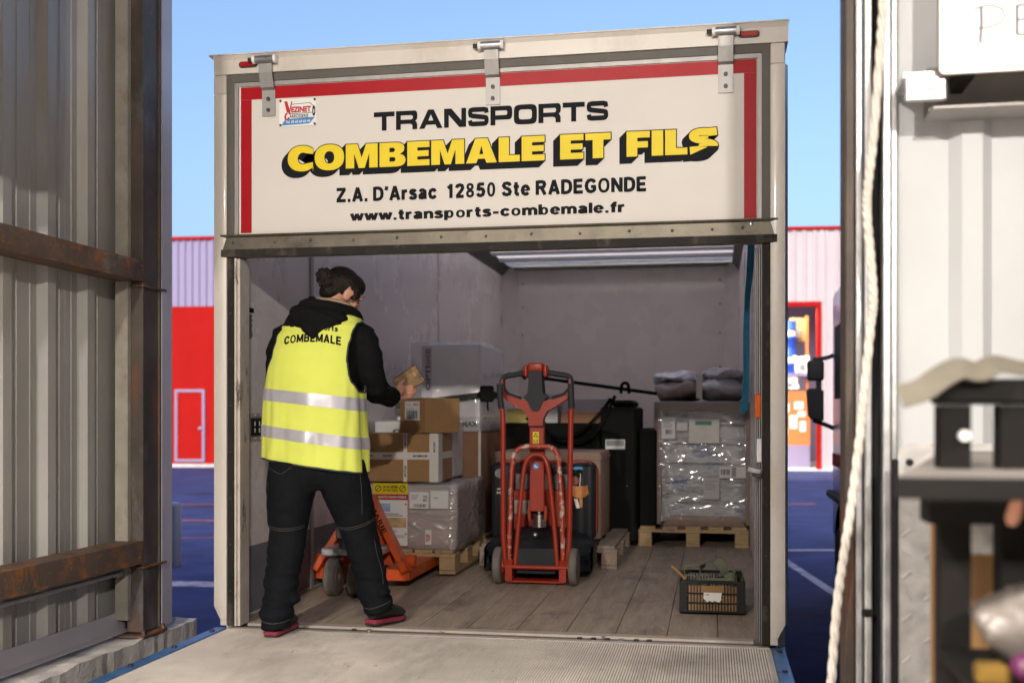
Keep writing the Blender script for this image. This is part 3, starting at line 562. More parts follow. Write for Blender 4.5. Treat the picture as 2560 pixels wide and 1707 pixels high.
# body
for s in (-1, 1):
    bm = newbm(); x0, x1 = min(s * XI, s * 1.272), max(s * XI, s * 1.272); bx(bm, x0, x1, .13 if s < 0 else .145, LEN, .80, 3.38); SW = part(TK, 'side_wall', m_inner, bm)
    if s < 0: LWALL = SW
bm = newbm(); bx(bm, -1.272, 1.272, LEN, LEN + .05, .80, 3.38); BW = part(TK, 'bulkhead', m_inner, bm)
for s in (-1, 1):
    bm = newbm(); prism(bm, [(s * XI, LEN - .16), (s * XI * .999, LEN), (s * (XI - .15), LEN)], 'z', F, 3.36); part(BW, 'corner_fillet', m_inner, bm)
    for z in (3.2, 2.95, 2.65, 2.3, 1.9, 1.5): part(BW, 'rivet', m_dark, ball(newbm(), (s * (XI - .19), LEN - .002, z), .009, None, 8))
    bm = newbm(); prism(bm, [(s * XI, 3.27), (s * (XI - .07), 3.37), (s * (XI - .07), 3.378), (s * XI, 3.378)], 'y', .14, LEN); part(TK, 'roof_rail', m_seal, bm)
bm = newbm(); bx(bm, -XI + .07, XI - .07, LEN - .05, LEN - .001, 3.345, 3.378); part(TK, 'roof_rail', m_seal, bm)
bm = newbm(); bx(bm, -XI + .07, XI - .07, .13, LEN - .42, 3.382, 3.388); RF = part(TK, 'roof_skin', m_roof, bm)
for k in range(15):
    y = .3 + k * .425; bm = newbm(); bx(bm, -XI + .07, XI - .07, y, y + .05, 3.350, 3.381); part(RF, 'roof_bow', m_seal if 0 else m_alu, bm)
for y0 in (LEN - .40, LEN - .22):
    bm = newbm(); bx(bm, -XI + .07, XI - .07, y0, y0 + .165, 3.382, 3.385); part(RF, 'roof_light', m_skylight, bm)
bm = newbm(); bx(bm, -XI + .07, XI - .07, LEN - .235, LEN - .22, 3.36, 3.388); part(RF, 'roof_bow', m_alu, bm)
# kick plates, stickers and lashing rail on the left inner wall
xw = -XI + .002
for y0, y1 in ((.135, 1.12), (1.125, 2.4), (2.405, 4.8), (4.805, 6.9)): part(LWALL, 'kick_plate', m_kick, bx(newbm(), -XI, xw + .001, y0, y1, F + .01, 1.165))
bm = newbm(); bx(bm, -XI, -XI + .012, 1.10, 1.14, F, 3.3, .002); part(LWALL, 'wall_joint', mat('wall_joint_grey', (.36, .33, .33), .4, var=.1), bm)
bm = newbm(); bx(bm, -XI, -XI + .012, 4.0, 4.04, F, 3.3, .002); part(LWALL, 'wall_joint', m_inner, bm)
lrail = bx(newbm(), -XI, -XI + .004, .285, .86, 1.672, 1.806, .001); LR = part(LWALL, 'lashing_rail', m_galv, lrail)
bm = newbm(); bx(bm, -XI + .0045, -XI + .008, .31, .85, 1.697, 1.782); part(LR, 'rail_slot', m_chassis, bm)
for k in range(9):
    for z in (1.712, 1.745): bm = newbm(); bx(bm, -XI + .0085, -XI + .012, .335 + k * .055, .345 + k * .055, z, z + .022, .003); part(LR, 'rail_tooth', m_paper, bm)
    for z in (1.684, 1.796): part(LR, 'rivet', m_paper, ball(newbm(), (-XI + .005, .30 + k * .06, z), .005, None, 6))
def wallsheet(name, m, y0, y1, z0, z1, d=.0025):
    bm = newbm(); bx(bm, -XI, -XI + d, y0, y1, z0, z1); return part(LWALL, name, m, bm)
st = wallsheet('notice', m_paper, .222, .345, 2.15, 2.345); 
bm = newbm(); bx(bm, -XI + .0026, -XI + .0035, .224, .343, 2.292, 2.315); part(st, 'notice_bar', m_black, bm)
bm = newbm()
for k in range(11): bx(bm, -XI + .0026, -XI + .003, .226, .335 - .02 * rnd.random(), 2.165 + k * .0105, 2.1785 + k * .0105)
part(st, 'notice_lines', m_grey, bm)
st = wallsheet('notice', m_paper, .222, .29, 2.385, 2.442); bm = newbm(); bx(bm, -XI + .0026, -XI + .0032, .223, .289, 2.42, 2.44); part(st, 'notice_bar', m_yellow, bm)
# floor boards: gaps between them are real
fx = [-XI, -1.02, -.80, -.575, -.35, -.125, .10, .325, .545, .77, .99, XI]
for a, b in zip(fx, fx[1:]):
    cuts = [.135] + ([rnd.uniform(2.2, 4.2)] if rnd.random() < .5 else []) + [LEN - .01]
    for c, d in zip(cuts, cuts[1:]):
        bm = newbm(); dz = rnd.uniform(-.0015, .0015); bx(bm, a + .0011, b - .0011, c + .002, d - .002, F - .03, F + dz, .002); part(TK, 'floor_board', m_floor, bm)
bm = newbm(); bx(bm, -XI, XI, .0, LEN, F - .06, F - .031); part(TK, 'sub_floor', m_chassis, bm)
# threshold
bm = newbm(); bx(bm, -1.145, 1.14, .075, .133, F - .04, F + .004, .002)
for k in range(9): bmesh.ops.subdivide_edges(bm, edges=[], cuts=1)
part(TK, 'threshold_plate', mat('pale_worn_threshold', (.48, .42, .36), .5, .4, var=.15, vs_=6, bump=.1, dirt=[((.12, .1, .09), .6, .68, 12, (1, 2, 1))]), bm)
bm = newbm(); bx(bm, -1.2, 1.2, .012, .073, F - .05, F - .006, .002); part(TK, 'hinge_strip', mat('dark_hinge_strip', (.14, .13, .12), .5, .5, var=.3, vs_=9, bump=.1), bm)
for x in (-.62, -.55, .40, .46, .52, .58, .645, .70): part(TK, 'strip_bolt', m_steel if rnd.random() < .5 else m_dark, cyl(newbm(), (x, .045, F - .006), (x, .045, F + .001), .012, 12))
# tail lift platform
TL = part(TK, 'tail_lift', m_deck, bx(newbm(), -1.205, 1.205, -2.3, .010, F - .045, F - .008)); 
bm = newbm(); N_ = 226; x0 = -1.19; dx = 2.38 / N_; prof = []
for k in range(N_):
    x = x0 + k * dx; prof += [(x, 0), (x + dx * .12, .0055), (x + dx * .54, .0055), (x + dx * .66, 0)]
A = [bm.verts.new((x, -2.29, F - .0075 + z)) for x, z in prof]; B_ = [bm.verts.new((x, -.030, F - .0075 + z)) for x, z in prof]
for i in range(len(prof) - 1): bm.faces.new((A[i], A[i + 1], B_[i + 1], B_[i])).material_index = (1 if i % 4 == 3 else 0)
m_groove = mat('grimy_groove', (.27, .235, .20), .8, var=.3, vs_=12)
m_ribs = mat('ribbed_aluminium', (.86, .79, .71), .55, .05, var=.16, vs_=3, bump=.1, bs=90, dirt=[((.46, .41, .36), .5, .8, 2.2, (2, .6, 1)), ((.86, .82, .75), .62, .72, 6, (3, .5, 1)), ((.16, .14, .12), .64, .7, 18, (1, 1, 1))], rvar=.1)
# fine cross notches on the ribs
t_ = m_ribs.node_tree; wv = t_.nodes.new('ShaderNodeTexWave'); wv.bands_direction = 'Y'; wv.inputs['Scale'].default_value = 22; tc_ = t_.nodes.new('ShaderNodeTexCoord'); t_.links.new(tc_.outputs['Object'], wv.inputs['Vector'])
bp_ = t_.nodes.new('ShaderNodeBump'); bp_.inputs['Strength'].default_value = .5; bp_.inputs['Distance'].default_value = .004; t_.links.new(wv.outputs['Fac'], bp_.inputs['Height'])
old = [l for l in t_.links if l.to_socket.name == 'Normal' and l.to_node.type == 'BSDF_PRINCIPLED'][0].from_node
t_.links.new(old.outputs[0], bp_.inputs['Normal']); t_.links.new(bp_.outputs[0], t_.nodes['Principled BSDF'].inputs['Normal'])
part(TL, 'ribbed_deck', [m_ribs, m_groove], bm)
bm = newbm(); bx(bm, -1.2, 1.2, -.029, .0095, F - .0079, F - .001, .002); part(TL, 'deck_end_strip', mat('pale_strip', (.62, .57, .50), .45, .5, var=.12, vs_=5), bm)
for s in (-1, 1):
    bm = newbm(); x0, x1 = min(s * 1.206, s * 1.262), max(s * 1.206, s * 1.262); bx(bm, x0, x1, -2.3, -.005, F - .07, F - .002, .003); E_ = part(TL, 'deck_side_edge', m_deckedge, bm)
    for y in (-.1, -.45, -.8, -1.2): part(E_, 'edge_bolt', m_dark, cyl(newbm(), (s * 1.235, y, F - .002), (s * 1.235, y, F + .006), .011, 10))
# chassis under the box
bm = newbm(); bx(bm, -.45, -.35, .2, 8.9, .55, .77); bx(bm, .35, .45, .2, 8.9, .55, .77); bx(bm, -1.2, 1.2, .1, .25, .45, .60); part(TK, 'chassis', m_chassis, bm)
for s in (-1, 1):
    for y in (1.9, 8.3):
        bm = newbm(); cyl(bm, (s * .88, y, .4), (s * 1.18, y, .4), .4, 28); w_ = part(TK, 'wheel', m_tyre, bm, True)
        bm = newbm(); cyl(bm, (s * 1.181, y, .4), (s * 1.19, y, .4), .22, 20); part(w_, 'rim', m_galv, bm)
bm = newbm(); bx(bm, -1.15, 1.15, LEN + .3, LEN + 2.0, .6, 3.0, .12, seg=3); part(TK, 'cab', m_white, bm, True)
# ------------------------------------------------------------------ cargo materials
m_card = mat('brown_cardboard', (.33, .185, .075), .75, var=.08, vs_=10, bump=.06, bs=120, dirt=[((.24, .13, .05), .55, .75, 4, (1, 1, 1))])
m_card2 = mat('reddish_cardboard', (.30, .15, .08), .75, var=.1, vs_=10, bump=.06)
m_card3 = mat('dull_cardboard', (.27, .18, .13), .75, var=.1, vs_=8, bump=.06)
m_wood = mat('pallet_wood', (.42, .29, .15), .75, var=.2, vs_=14, bump=.25, bs=40, stretch=(1, 1, 5), dirt=[((.20, .13, .08), .55, .7, 5, (1, 1, 1))])
m_wood2 = mat('greyed_pallet_wood', (.26, .20, .155), .8, var=.22, vs_=14, bump=.25, bs=40, dirt=[((.12, .09, .07), .55, .7, 5, (1, 1, 1))])
m_greybox = mat('grey_carton', (.90, .87, .84), .7, var=.06, vs_=5, bump=.05)
m_whitebox = mat('white_carton', (.60, .58, .57), .6, var=.05, vs_=5, bump=.04)
m_tape = mat('white_tape', (.68, .64, .60), .35, var=.05, bump=.02)
m_jack = mat('orange_jack_paint', (.56, .075, .010), .42, spec=.35, var=.12, vs_=6, bump=.06, coat=.15, dirt=[((.10, .05, .03), .62, .68, 14, (1, 1, 1)), ((.30, .11, .05), .56, .75, 3, (1, 1, 1))])
m_stk = mat('red_stacker_paint', (.30, .026, .009), .4, var=.12, vs_=5, bump=.03, coat=.05, spec=.3, dirt=[((.07, .04, .03), .60, .68, 10, (1, 1, .4)), ((.36, .30, .25), .70, .72, 30, (1, 1, .5))])
m_chip = mat('chipped_red_paint', (.34, .034, .012), .45, var=.1, vs_=5, bump=.1, dirt=[((.50, .42, .34), .52, .57, 22, (1, 1, 1))])
m_plast = mat('black_plastic', (.012, .014, .017), .5, spec=.25, var=.15, vs_=5, bump=.08, bs=200, dirt=[((.045, .042, .04), .58, .8, 4, (1, 1, 1))])
m_grip = mat('dark_grey_grip', (.028, .031, .034), .6, spec=.2, var=.1, bump=.05)
m_wheel = mat('grey_rubber_wheel', (.13, .115, .10), .7, var=.2, vs_=14, bump=.15)
m_dim = mat('black_machine_paint', (.007, .0075, .007), .7, spec=.1, var=.25, vs_=3, bump=.05)
m_olive = mat('olive_webbing', (.15, .165, .105), .75, var=.15, vs_=30, bump=.3, bs=400, stretch=(1, 1, 1))
m_tan = mat('tan_strip', (.27, .145, .055), .6, var=.15, vs_=12, bump=.1)
m_bluestrap = mat('blue_webbing', (.008, .13, .24), .6, var=.2, vs_=40, bump=.2, bs=300)
m_crate = mat('black_crate_plastic', (.009, .009, .010), .5, spec=.25, var=.2, bump=.03)
def film_mat(name, a, rough=.1, bump=.7, st=(1, 1, 4), sc=6, ior=1.48, dist=.012):
    m = bpy.data.materials.new(name); m.use_nodes = True; t = m.node_tree; L = t.links.new
    for n in list(t.nodes):
        if n.type == 'BSDF_PRINCIPLED': t.nodes.remove(n)
    tc = t.nodes.new('ShaderNodeTexCoord'); mp = t.nodes.new('ShaderNodeMapping'); mp.inputs['Scale'].default_value = st; mp.inputs['Rotation'].default_value = (.35, .4, .1); L(tc.outputs['Object'], mp.inputs[0])
    n = t.nodes.new('ShaderNodeTexNoise'); n.noise_type = 'RIDGED_MULTIFRACTAL'; n.inputs['Scale'].default_value = sc; n.inputs['Detail'].default_value = 5; n.inputs['Distortion'].default_value = .8; L(mp.outputs[0], n.inputs['Vector'])
    bp = t.nodes.new('ShaderNodeBump'); bp.inputs['Strength'].default_value = bump; bp.inputs['Distance'].default_value = dist; L(n.outputs['Fac'], bp.inputs['Height'])
    tr = t.nodes.new('ShaderNodeBsdfTransparent'); tr.inputs[0].default_value = (.96, .96, .97, 1); df = t.nodes.new('ShaderNodeBsdfDiffuse'); df.inputs[0].default_value = (.88, .87, .86, 1); L(bp.outputs[0], df.inputs['Normal'])
    gl = t.nodes.new('ShaderNodeBsdfGlossy'); gl.inputs['Roughness'].default_value = rough; gl.inputs[0].default_value = (1, 1, 1, 1); L(bp.outputs[0], gl.inputs['Normal'])
    m1 = t.nodes.new('ShaderNodeMixShader'); m1.inputs[0].default_value = a; L(tr.outputs[0], m1.inputs[1]); L(df.outputs[0], m1.inputs[2])
    lw_ = t.nodes.new('ShaderNodeLayerWeight'); lw_.inputs['Blend'].default_value = .5; L(bp.outputs[0], lw_.inputs['Normal'])
    pw_ = t.nodes.new('ShaderNodeMath'); pw_.operation = 'POWER'; pw_.inputs[1].default_value = 4; L(lw_.outputs['Facing'], pw_.inputs[0])
    ma_ = t.nodes.new('ShaderNodeMath'); ma_.operation = 'MULTIPLY_ADD'; ma_.inputs[1].default_value = .5; ma_.inputs[2].default_value = ((ior - 1) / (ior + 1)) ** 2 * 1.6; L(pw_.outputs[0], ma_.inputs[0])
    m2 = t.nodes.new('ShaderNodeMixShader'); L(ma_.outputs[0], m2.inputs[0]); L(m1.outputs[0], m2.inputs[1]); L(gl.outputs[0], m2.inputs[2]); L(m2.outputs[0], t.nodes['Material Output'].inputs['Surface']); return m
m_film = film_mat('stretch_film', .12, .2, 1.0, (1, 1, 3), 7, 1.95, .03)
m_film2 = film_mat('thin_stretch_film', .16, .12, .8, (1.5, 1.5, 1), 6, 1.5, .02)
def gridbox(x0, x1, y0, y1, z0, z1, cuts=10, bev=0):
    bm = newbm(); bx(bm, x0, x1, y0, y1, z0, z1); bmesh.ops.subdivide_edges(bm, edges=bm.edges[:], cuts=cuts, use_grid_fill=True); return bm
def film(parent, x0, x1, y0, y1, z0, z1, amp=.012, sc=7, seed=1, m=m_film, cuts=14, taper=0, name='stretch_film'):
    bm = gridbox(x0, x1, y0, y1, z0, z1, cuts); jitter(bm, amp, sc, seed); jitter(bm, amp * .5, sc * 3, seed + 5)
    return part(parent, name, m, bm, 'all')
def sheet(parent, name, m, x0, x1, z0, z1, y):
    bm = newbm(); bm.faces.new([bm.verts.new(p) for p in ((x0, y, z0), (x1, y, z0), (x1, y, z1), (x0, y, z1))]); return part(parent, name, m, bm)
def barcode(parent, x0, x1, z0, z1, y, seed=0, vert=False):
    r = random.Random(seed); bm = newbm(); x = x0
    while x < x1:
        w = r.choice((.0015, .003, .0045)); w = min(w, x1 - x); bm.faces.new([bm.verts.new(p) for p in ((x, y, z0), (x + w, y, z0), (x + w, y, z1), (x, y, z1))]); x += w + r.choice((.002, .003, .004))
    o = part(parent, 'barcode', m_black, bm); o['kind'] = 'stuff'; return o
def lines(parent, x0, x1, z0, z1, n, y, m=m_grey, th=.35, seed=0):
    r = random.Random(seed); bm = newbm(); h = (z1 - z0) / n
    for k in range(n):
        xe = x1 - (x1 - x0) * r.random() * .4; z = z0 + k * h
        bm.faces.new([bm.verts.new(p) for p in ((x0, y, z), (xe, y, z), (xe, y, z + h * th), (x0, y, z + h * th))])
    o = part(parent, 'small_print', m, bm); o['kind'] = 'stuff'; return o
def fy(y): return lambda x, z: (x, y, z)
def pallet(x0, y0, w, l, z0, label, m=m_wood, group='wooden pallets'):
    t = thing('wooden_pallet', label, 'pallet', (x0 + w / 2, y0 + l / 2, z0), 0, group); a, b = w / 2, l / 2
    for x in (-a + .05, 0, a - .05): part(t, 'bottom_board', m, jitter(bx(newbm(), x - .05, x + .05, -b, b, 0, .022, .002), .002, 5))
    for x in (-a + .05, 0, a - .05):
        for y in (-b + .073, 0, b - .073): part(t, 'block', m, bx(newbm(), x - .049, x + .049, y - .0725, y + .0725, .0225, .1, .003))
    for y in (-b + .073, 0, b - .073): part(t, 'cross_board', m, bx(newbm(), -a, a, y - .0725, y + .0725, .1005, .122, .002))
    for k in range(5):
        x = -a + .07 + (w - .14) * k / 4; part(t, 'deck_board', m, bx(newbm(), x - .055, x + .055, -b, b, .1225, .1445, .002))
    return t
# ------------------------------------------------------------------ left stack: pallet jack, pallet, cartons
pallet(-1.185, 1.70, .64, .84, F + .012, 'small pale pallet lifted on the forks of the orange pallet jack', m_wood)
JK = thing('pallet_jack', 'orange hand pallet jack with a large grey steering wheel', 'pallet jack', (-.945, 1.2, F))
bm = newbm(); bx(bm, -.27, .258, -.05, -.035, .05, .112, .003); part(JK, 'front_beam', m_jack, bm)
for s in (-1, 1):
    bm = newbm(); prism(bm, [(s * .115, .112), (s * .265, .112), (s * .265, .05), (s * .257, .05), (s * .257, .104), (s * .123, .104), (s * .123, .05), (s * .115, .05)], 'y', -.034, 1.15); FK = part(JK, 'fork', m_jack, bm)
    bm = newbm(); cyl(bm, (s * .15, 1.0, .04), (s * .23, 1.0, .04), .04, 16); part(FK, 'load_roller', m_wheel, bm)
    # slanting A-frame bar
    bm = newbm(); p0, p1 = Vector((s * .262, -.06, .10)), Vector((s * .02 + .005, .02, .515))
    d = (p1 - p0).normalized(); sd = Vector((0, 1, 0)); nn = d.cross(sd).normalized(); sd = nn.cross(d)
    vs8 = [bm.verts.new(p + nn * a * .018 + sd * b * .05) for p in (p0, p1) for a, b in ((1, 1), (-1, 1), (-1, -1), (1, -1))]
    for f in ((0, 1, 2, 3), (7, 6, 5, 4), (0, 4, 5, 1), (1, 5, 6, 2), (2, 6, 7, 3), (3, 7, 4, 0)): bm.faces.new([vs8[i] for i in f])
    bmesh.ops.bevel(bm, geom=bm.edges[:], offset=.004, segments=1, affect='EDGES'); AB = part(JK, 'frame_bar', m_jack, bm)
    bm = newbm(); cyl(bm, (s * .215, .035, .15), (s * .285, .035, .15), .034, 18); part(JK, 'pivot_boss', m_jack, bm, True)
    if s > 0:
        bm = newbm(); VF = fit(text2d('MARIE', .03), 0, .17, -.014, .014); o0 = p0.lerp(p1, .85) - sd * .0515
        flat(bm, VF, lambda x, y: o0 - d * x - nn * y); part(AB, 'lettering', m_black, bm)
bm = newbm(); prism(bm, [(-.16, .12), (.19, .12), (.05, .40), (-.02, .40)], 'y', .06, .075); part(JK, 'back_plate', m_jack, bm)
bm = newbm(); cyl(bm, (-.03, -.22, .25), (-.03, -.22, .40), .038, 18); cyl(bm, (-.03, -.22, .40), (-.03, -.22, .44), .026, 18); bx(bm, -.075, -.005, -.27, -.2, .30, .36, .006); part(JK, 'pump', m_steel, bm, True)
bm = newbm(); bx(bm, -.16, .16, -.27, -.02, .205, .248, .008); part(JK, 'pump_base', m_galv, bm)
bm = newbm(); bx(bm, -.05, .1, -.10, .03, .12, .2, .01); part(JK, 'link_block', m_plast, bm)
for x in (-.075, .055):
    bm = newbm(); loft(bm, [((x - .031, -.30, .1), .075, .075, (1, 0, 0)), ((x - .030, -.30, .1), .09, .09, (1, 0, 0)), ((x - .022, -.30, .1), .1, .1, (1, 0, 0)), ((x + .022, -.30, .1), .1, .1, (1, 0, 0)), ((x + .030, -.30, .1), .09, .09, (1, 0, 0)), ((x + .031, -.30, .1), .075, .075, (1, 0, 0))], 32)
    wh = part(JK, 'steering_wheel', m_wheel, bm, True)
    bm = newbm(); cyl(bm, (x + .0315, -.30, .1), (x + .034, -.30, .1), .072, 24); cyl(bm, (x + .034, -.30, .1), (x + .042, -.30, .1), .022, 16); part(wh, 'hub', mat('worn_hub', (.20, .155, .11), .6, .3, var=.3, vs_=12), bm)
# wrapped carton
zt = 1.385
WC = thing('wrapped_carton', 'stretch wrapped carton on the orange pallet jack with warning sheet and address labels', 'carton', (-.86, 2.12, .993))
o_ = WC.location
def rel(o, x0, x1, y0, y1, z0, z1): return (x0 - o.x, x1 - o.x, y0 - o.y, y1 - o.y, z0 - o.z, z1 - o.z)
bm = gridbox(*rel(o_, -1.17, -.555, 1.725, 2.52, .9935, zt - .012), 6); jitter(bm, .006, 5); part(WC, 'carton_body', mat('pinkish_carton', (.52, .44, .41), .7, var=.06), bm, 'all')
film(WC, *rel(o_, -1.178, -.54, 1.708, 2.53, .985, zt), .012, 6, 3)
Y = 1.70 - o_.y - .004
def X(x): return x - o_.x
def Z(z): return z - o_.z
nt1 = sheet(WC, 'warning_sheet', m_paper, X(-1.053), X(-.836), Z(1.012), Z(1.385), Y)
sheet(nt1, 'yellow_header', m_yellow, X(-1.053), X(-.834), Z(1.322), Z(1.387), Y - .001)
for cx in (-1.020, -.868):
    bm = newbm(); flat(bm, shapes2d([arc(X(cx), Z(1.355), .02, .02, 0, 350, 20), arc(X(cx), Z(1.355), .0155, .0155, 350, 0, 20)]), fy(Y - .0016)); flat(bm, shapes2d([stroke2([(X(cx) - .013, Z(1.343)), (X(cx) + .013, Z(1.367))], .004)]), fy(Y - .0018)); part(nt1, 'prohibition_mark', m_black, bm)
write(nt1, m_black, 'NE PAS GERBER', X(-.99), X(-.895), Z(1.357), Z(1.372), fy(Y - .0016), .03); write(nt1, m_black, 'DO NOT STACK', X(-.99), X(-.895), Z(1.336), Z(1.351), fy(Y - .0016), .03)
sheet(nt1, 'red_header', m_redprint, X(-1.053), X(-.836), Z(1.287), Z(1.321), Y - .001)
write(nt1, m_paper, 'GARANTIE LIVRAISON & RESERVE', X(-1.02), X(-.845), Z(1.297), Z(1.311), fy(Y - .0016), .02)
sheet(nt1, 'picture', mat('printed_blue_picture', (.30, .38, .55), .5, var=.25, vs_=20, bump=0), X(-1.03), X(-.945), Z(1.215), Z(1.265), Y - .001)
sheet(nt1, 'picture', mat('printed_tan_picture', (.50, .33, .17), .5, var=.35, vs_=18, bump=0), X(-1.045), X(-.845), Z(1.12), Z(1.18), Y - .001)
lines(nt1, X(-1.04), X(-.85), Z(1.04), Z(1.11), 7, Y - .001, seed=2); lines(nt1, X(-1.03), X(-.85), Z(1.19), Z(1.212), 2, Y - .001, m_black, seed=3)
for x0, x1, z0, z1 in ((-1.056, -1.053, 1.010, 1.32), (-.8365, -.8335, 1.010, 1.32), (-1.056, -.8335, 1.007, 1.010)): sheet(nt1, 'red_border', m_redprint, X(x0), X(x1), Z(z0), Z(z1), Y - .0012)
bm = newbm(); flat(bm, shapes2d([arc(X(-.848), Z(1.262), .006, .006, 0, 345, 14)]), fy(Y - .0018)); part(nt1, 'red_dot', m_jack, bm)
bm = newbm(); flat(bm, shapes2d([arc(X(-.848), Z(1.083), .006, .006, 0, 345, 14)]), fy(Y - .0018)); part(nt1, 'green_dot', mat('green_print', (.03, .3, .08), .5, bump=0), bm)
lb = sheet(WC, 'address_label', m_paper, X(-.825), X(-.706), Z(1.236), Z(1.335), Y); barcode(lb, X(-.80), X(-.725), Z(1.245), Z(1.264), Y - .001, 4); lines(lb, X(-.815), X(-.76), Z(1.29), Z(1.325), 4, Y - .001, seed=6); write(lb, m_black, 'CFE', X(-.742), X(-.715), Z(1.30), Z(1.316), fy(Y - .001), .02); write(lb, m_black, 'SRC', X(-.742), X(-.715), Z(1.28), Z(1.296), fy(Y - .001), .02)
lb = sheet(WC, 'address_label', m_paper, X(-.695), X(-.585), Z(1.238), Z(1.345), Y); lines(lb, X(-.675), X(-.645), Z(1.30), Z(1.31), 1, Y - .001, m_black, seed=8)
lb = sheet(WC, 'address_label', m_tape, X(-.728), X(-.69), Z(1.02), Z(1.11), Y); write(lb, m_redprint, 'FA', X(-.722), X(-.697), Z(1.062), Z(1.085), fy(Y - .001), .04); write(lb, m_redprint, 'ST', X(-.722), X(-.697), Z(1.04), Z(1.06), fy(Y - .001), .04)
# taped brown carton
TB = thing('taped_carton', 'long brown carton crossed with white printed tape', 'carton', (-.93, 1.93, 1.395), R(2))
bm = bx(newbm(), -.25, .27, -.22, .20, 0, .29, .004); part(TB, 'carton_body', m_card, bm)
def tape(parent, x0, x1, y0, y1, z0, z1): return part(parent, 'tape', m_tape, bx(newbm(), x0, x1, y0, y1, z0, z1))
t1 = tape(TB, -.2505, .2705, -.2212, .2005, .135, .178); t2 = tape(TB, .055, .078, -.2214, .2007, -.0003, .2907); t3 = tape(TB, .215, .2707, -.2216, -.1, -.0004, .2909)
for x in (-.19, -.07, .085 + .03, .15): write(t1, m_black, 'MAZZER', x, x + .055, .151, .162, fy(-.2222), .03)
for z in (.03, .22): write(t2, m_black, 'MAZZER', z, z + .07, -.0725, -.0605, lambda a, b: (b + .133, -.2224, a), .03)
write(t3, m_black, 'MAZZER', .18, .24, -.25, -.238, lambda a, b: (b + .49, -.2226, a), .02)
# upper carton with barcode
UB = thing('barcode_carton', 'small brown carton with a barcode label set cornerwise on the taped carton', 'carton', (-.72, 1.68, 1.690), R(-35))
# local frame: corner at origin, left face runs along -x, right face runs along +y
bm = bx(newbm(), -.245, 0, 0, .275, 0, .205, .003); part(UB, 'carton_body', m_card, bm)
for nm, a in (('flap', (-.245, -.01, .0, .13, .206, .209)), ('flap', (-.245, -.01, .14, .275, .206, .209))): part(UB, nm, m_card, bx(newbm(), *a))
part(UB, 'paper_slip', m_paper, jitter(bx(newbm(), -.20, -.03, -.005, .18, .2095, .2125), .004, 12))
lb = sheet(UB, 'shipping_label', m_paper, -.195, -.055, .075, .190, -.0012); barcode(lb, -.18, -.075, .085, .135, -.002, 11); lines(lb, -.185, -.10, .142, .152, 1, -.002, seed=4); write(lb, m_black, 'W00117A', -.115, -.065, .165, .178, fy(-.002), .02); write(lb, m_black, 'N° 9001', -.18, -.14, .165, .176, fy(-.002), .0)
# cartons behind, against the left wall
WB = thing('white_wrapped_carton', 'low white carton wedged behind the taped carton', 'carton', (-.95, 2.31, 1.395))
part(WB, 'carton_body', m_whitebox, bx(newbm(), -.24, .27, -.14, .19, 0, .36, .004)); write(WB, m_black, 'OPTI', -.12, .02, .28, .312, fy(-.1412), .05); write(WB, m_black, 'OPTI', .10, .24, .28, .312, fy(-.1412), .05)
film(WB, -.246, .276, -.148, .196, .002, .366, .008, 8, 9, m_film2)
pallet(-1.20, 2.60, .66, 1.0, F, 'pallet under the tall wrapped grey carton stack', m_wood)
OB = thing('brown_carton_stack', 'reddish brown carton with a white edge strip under the grey cartons', 'carton', (-.87, 3.05, F + .1455))
part(OB, 'carton_body', m_card2, bx(newbm(), -.3, .285, -.44, .44, 0, .70, .004)); part(OB, 'edge_strip', m_tape, bx(newbm(), .272, .290, -.446, -.43, .15, .72, .002))
GB = thing('grey_opti_carton', 'tall stretch wrapped grey carton printed OPTI beside the wall', 'carton', (-.87, 3.0, F + .85))
part(GB, 'carton_body', m_greybox, bx(newbm(), -.13, .28, -.38, .40, .0, .59, .004)); part(GB, 'carton_foot', m_whitebox, bx(newbm(), -.3, .282, -.384, .40, -.002, .10, .003))
sheet(GB, 'print_band', m_whitebox, -.125, -.055, .102, .585, -.3812)
write(GB, m_black, 'OPTI', .28, .45, -.03, .03, lambda a, b: (-.082 - b * .6, -.3822, a), .05); write(GB, m_black, 'SANDER', .455, .57, -.03, .03, lambda a, b: (-.082 - b * .6, -.3822, a), .03); write(GB, m_grey, 'optimax', .15, .245, -.02, .02, lambda a, b: (-.085 - b * .6, -.3822, a), .0)
write(GB, m_black, 'OPTIMAX', .04, .27, .03, .07, fy(-.3852), .05)
film(GB, -.20, .296, -.395, .41, .0, .605, .012, 6, 12, m_film2)
bm = newbm(); ribbon(bm, [(-.31, -.40, .175), (-.05, -.405, .205), (.30, -.402, .245), (.305, -.2, .25), (.305, .3, .25)], .045, .003); S_ = tag(part(None, 'lashing_strap', mat('dark_webbing', (.03, .035, .022), .7, var=.2, bump=.2, bs=200), bm), 'dark green lashing strap round the wrapped grey carton', 'strap'); S_.location = GB.location
bm = newbm(); bx(bm, .29, .38, -.43, -.38, .20, .31, .01); cyl(bm, (.27, -.41, .25), (.40, -.41, .25), .02, 10); cyl(bm, (.335, -.42, .29), (.345, -.42, .14), .006, 8); Q_ = tag(part(None, 'ratchet_buckle', m_dim, bm), 'black ratchet buckle at the corner of the grey carton', 'ratchet'); Q_.location = GB.location
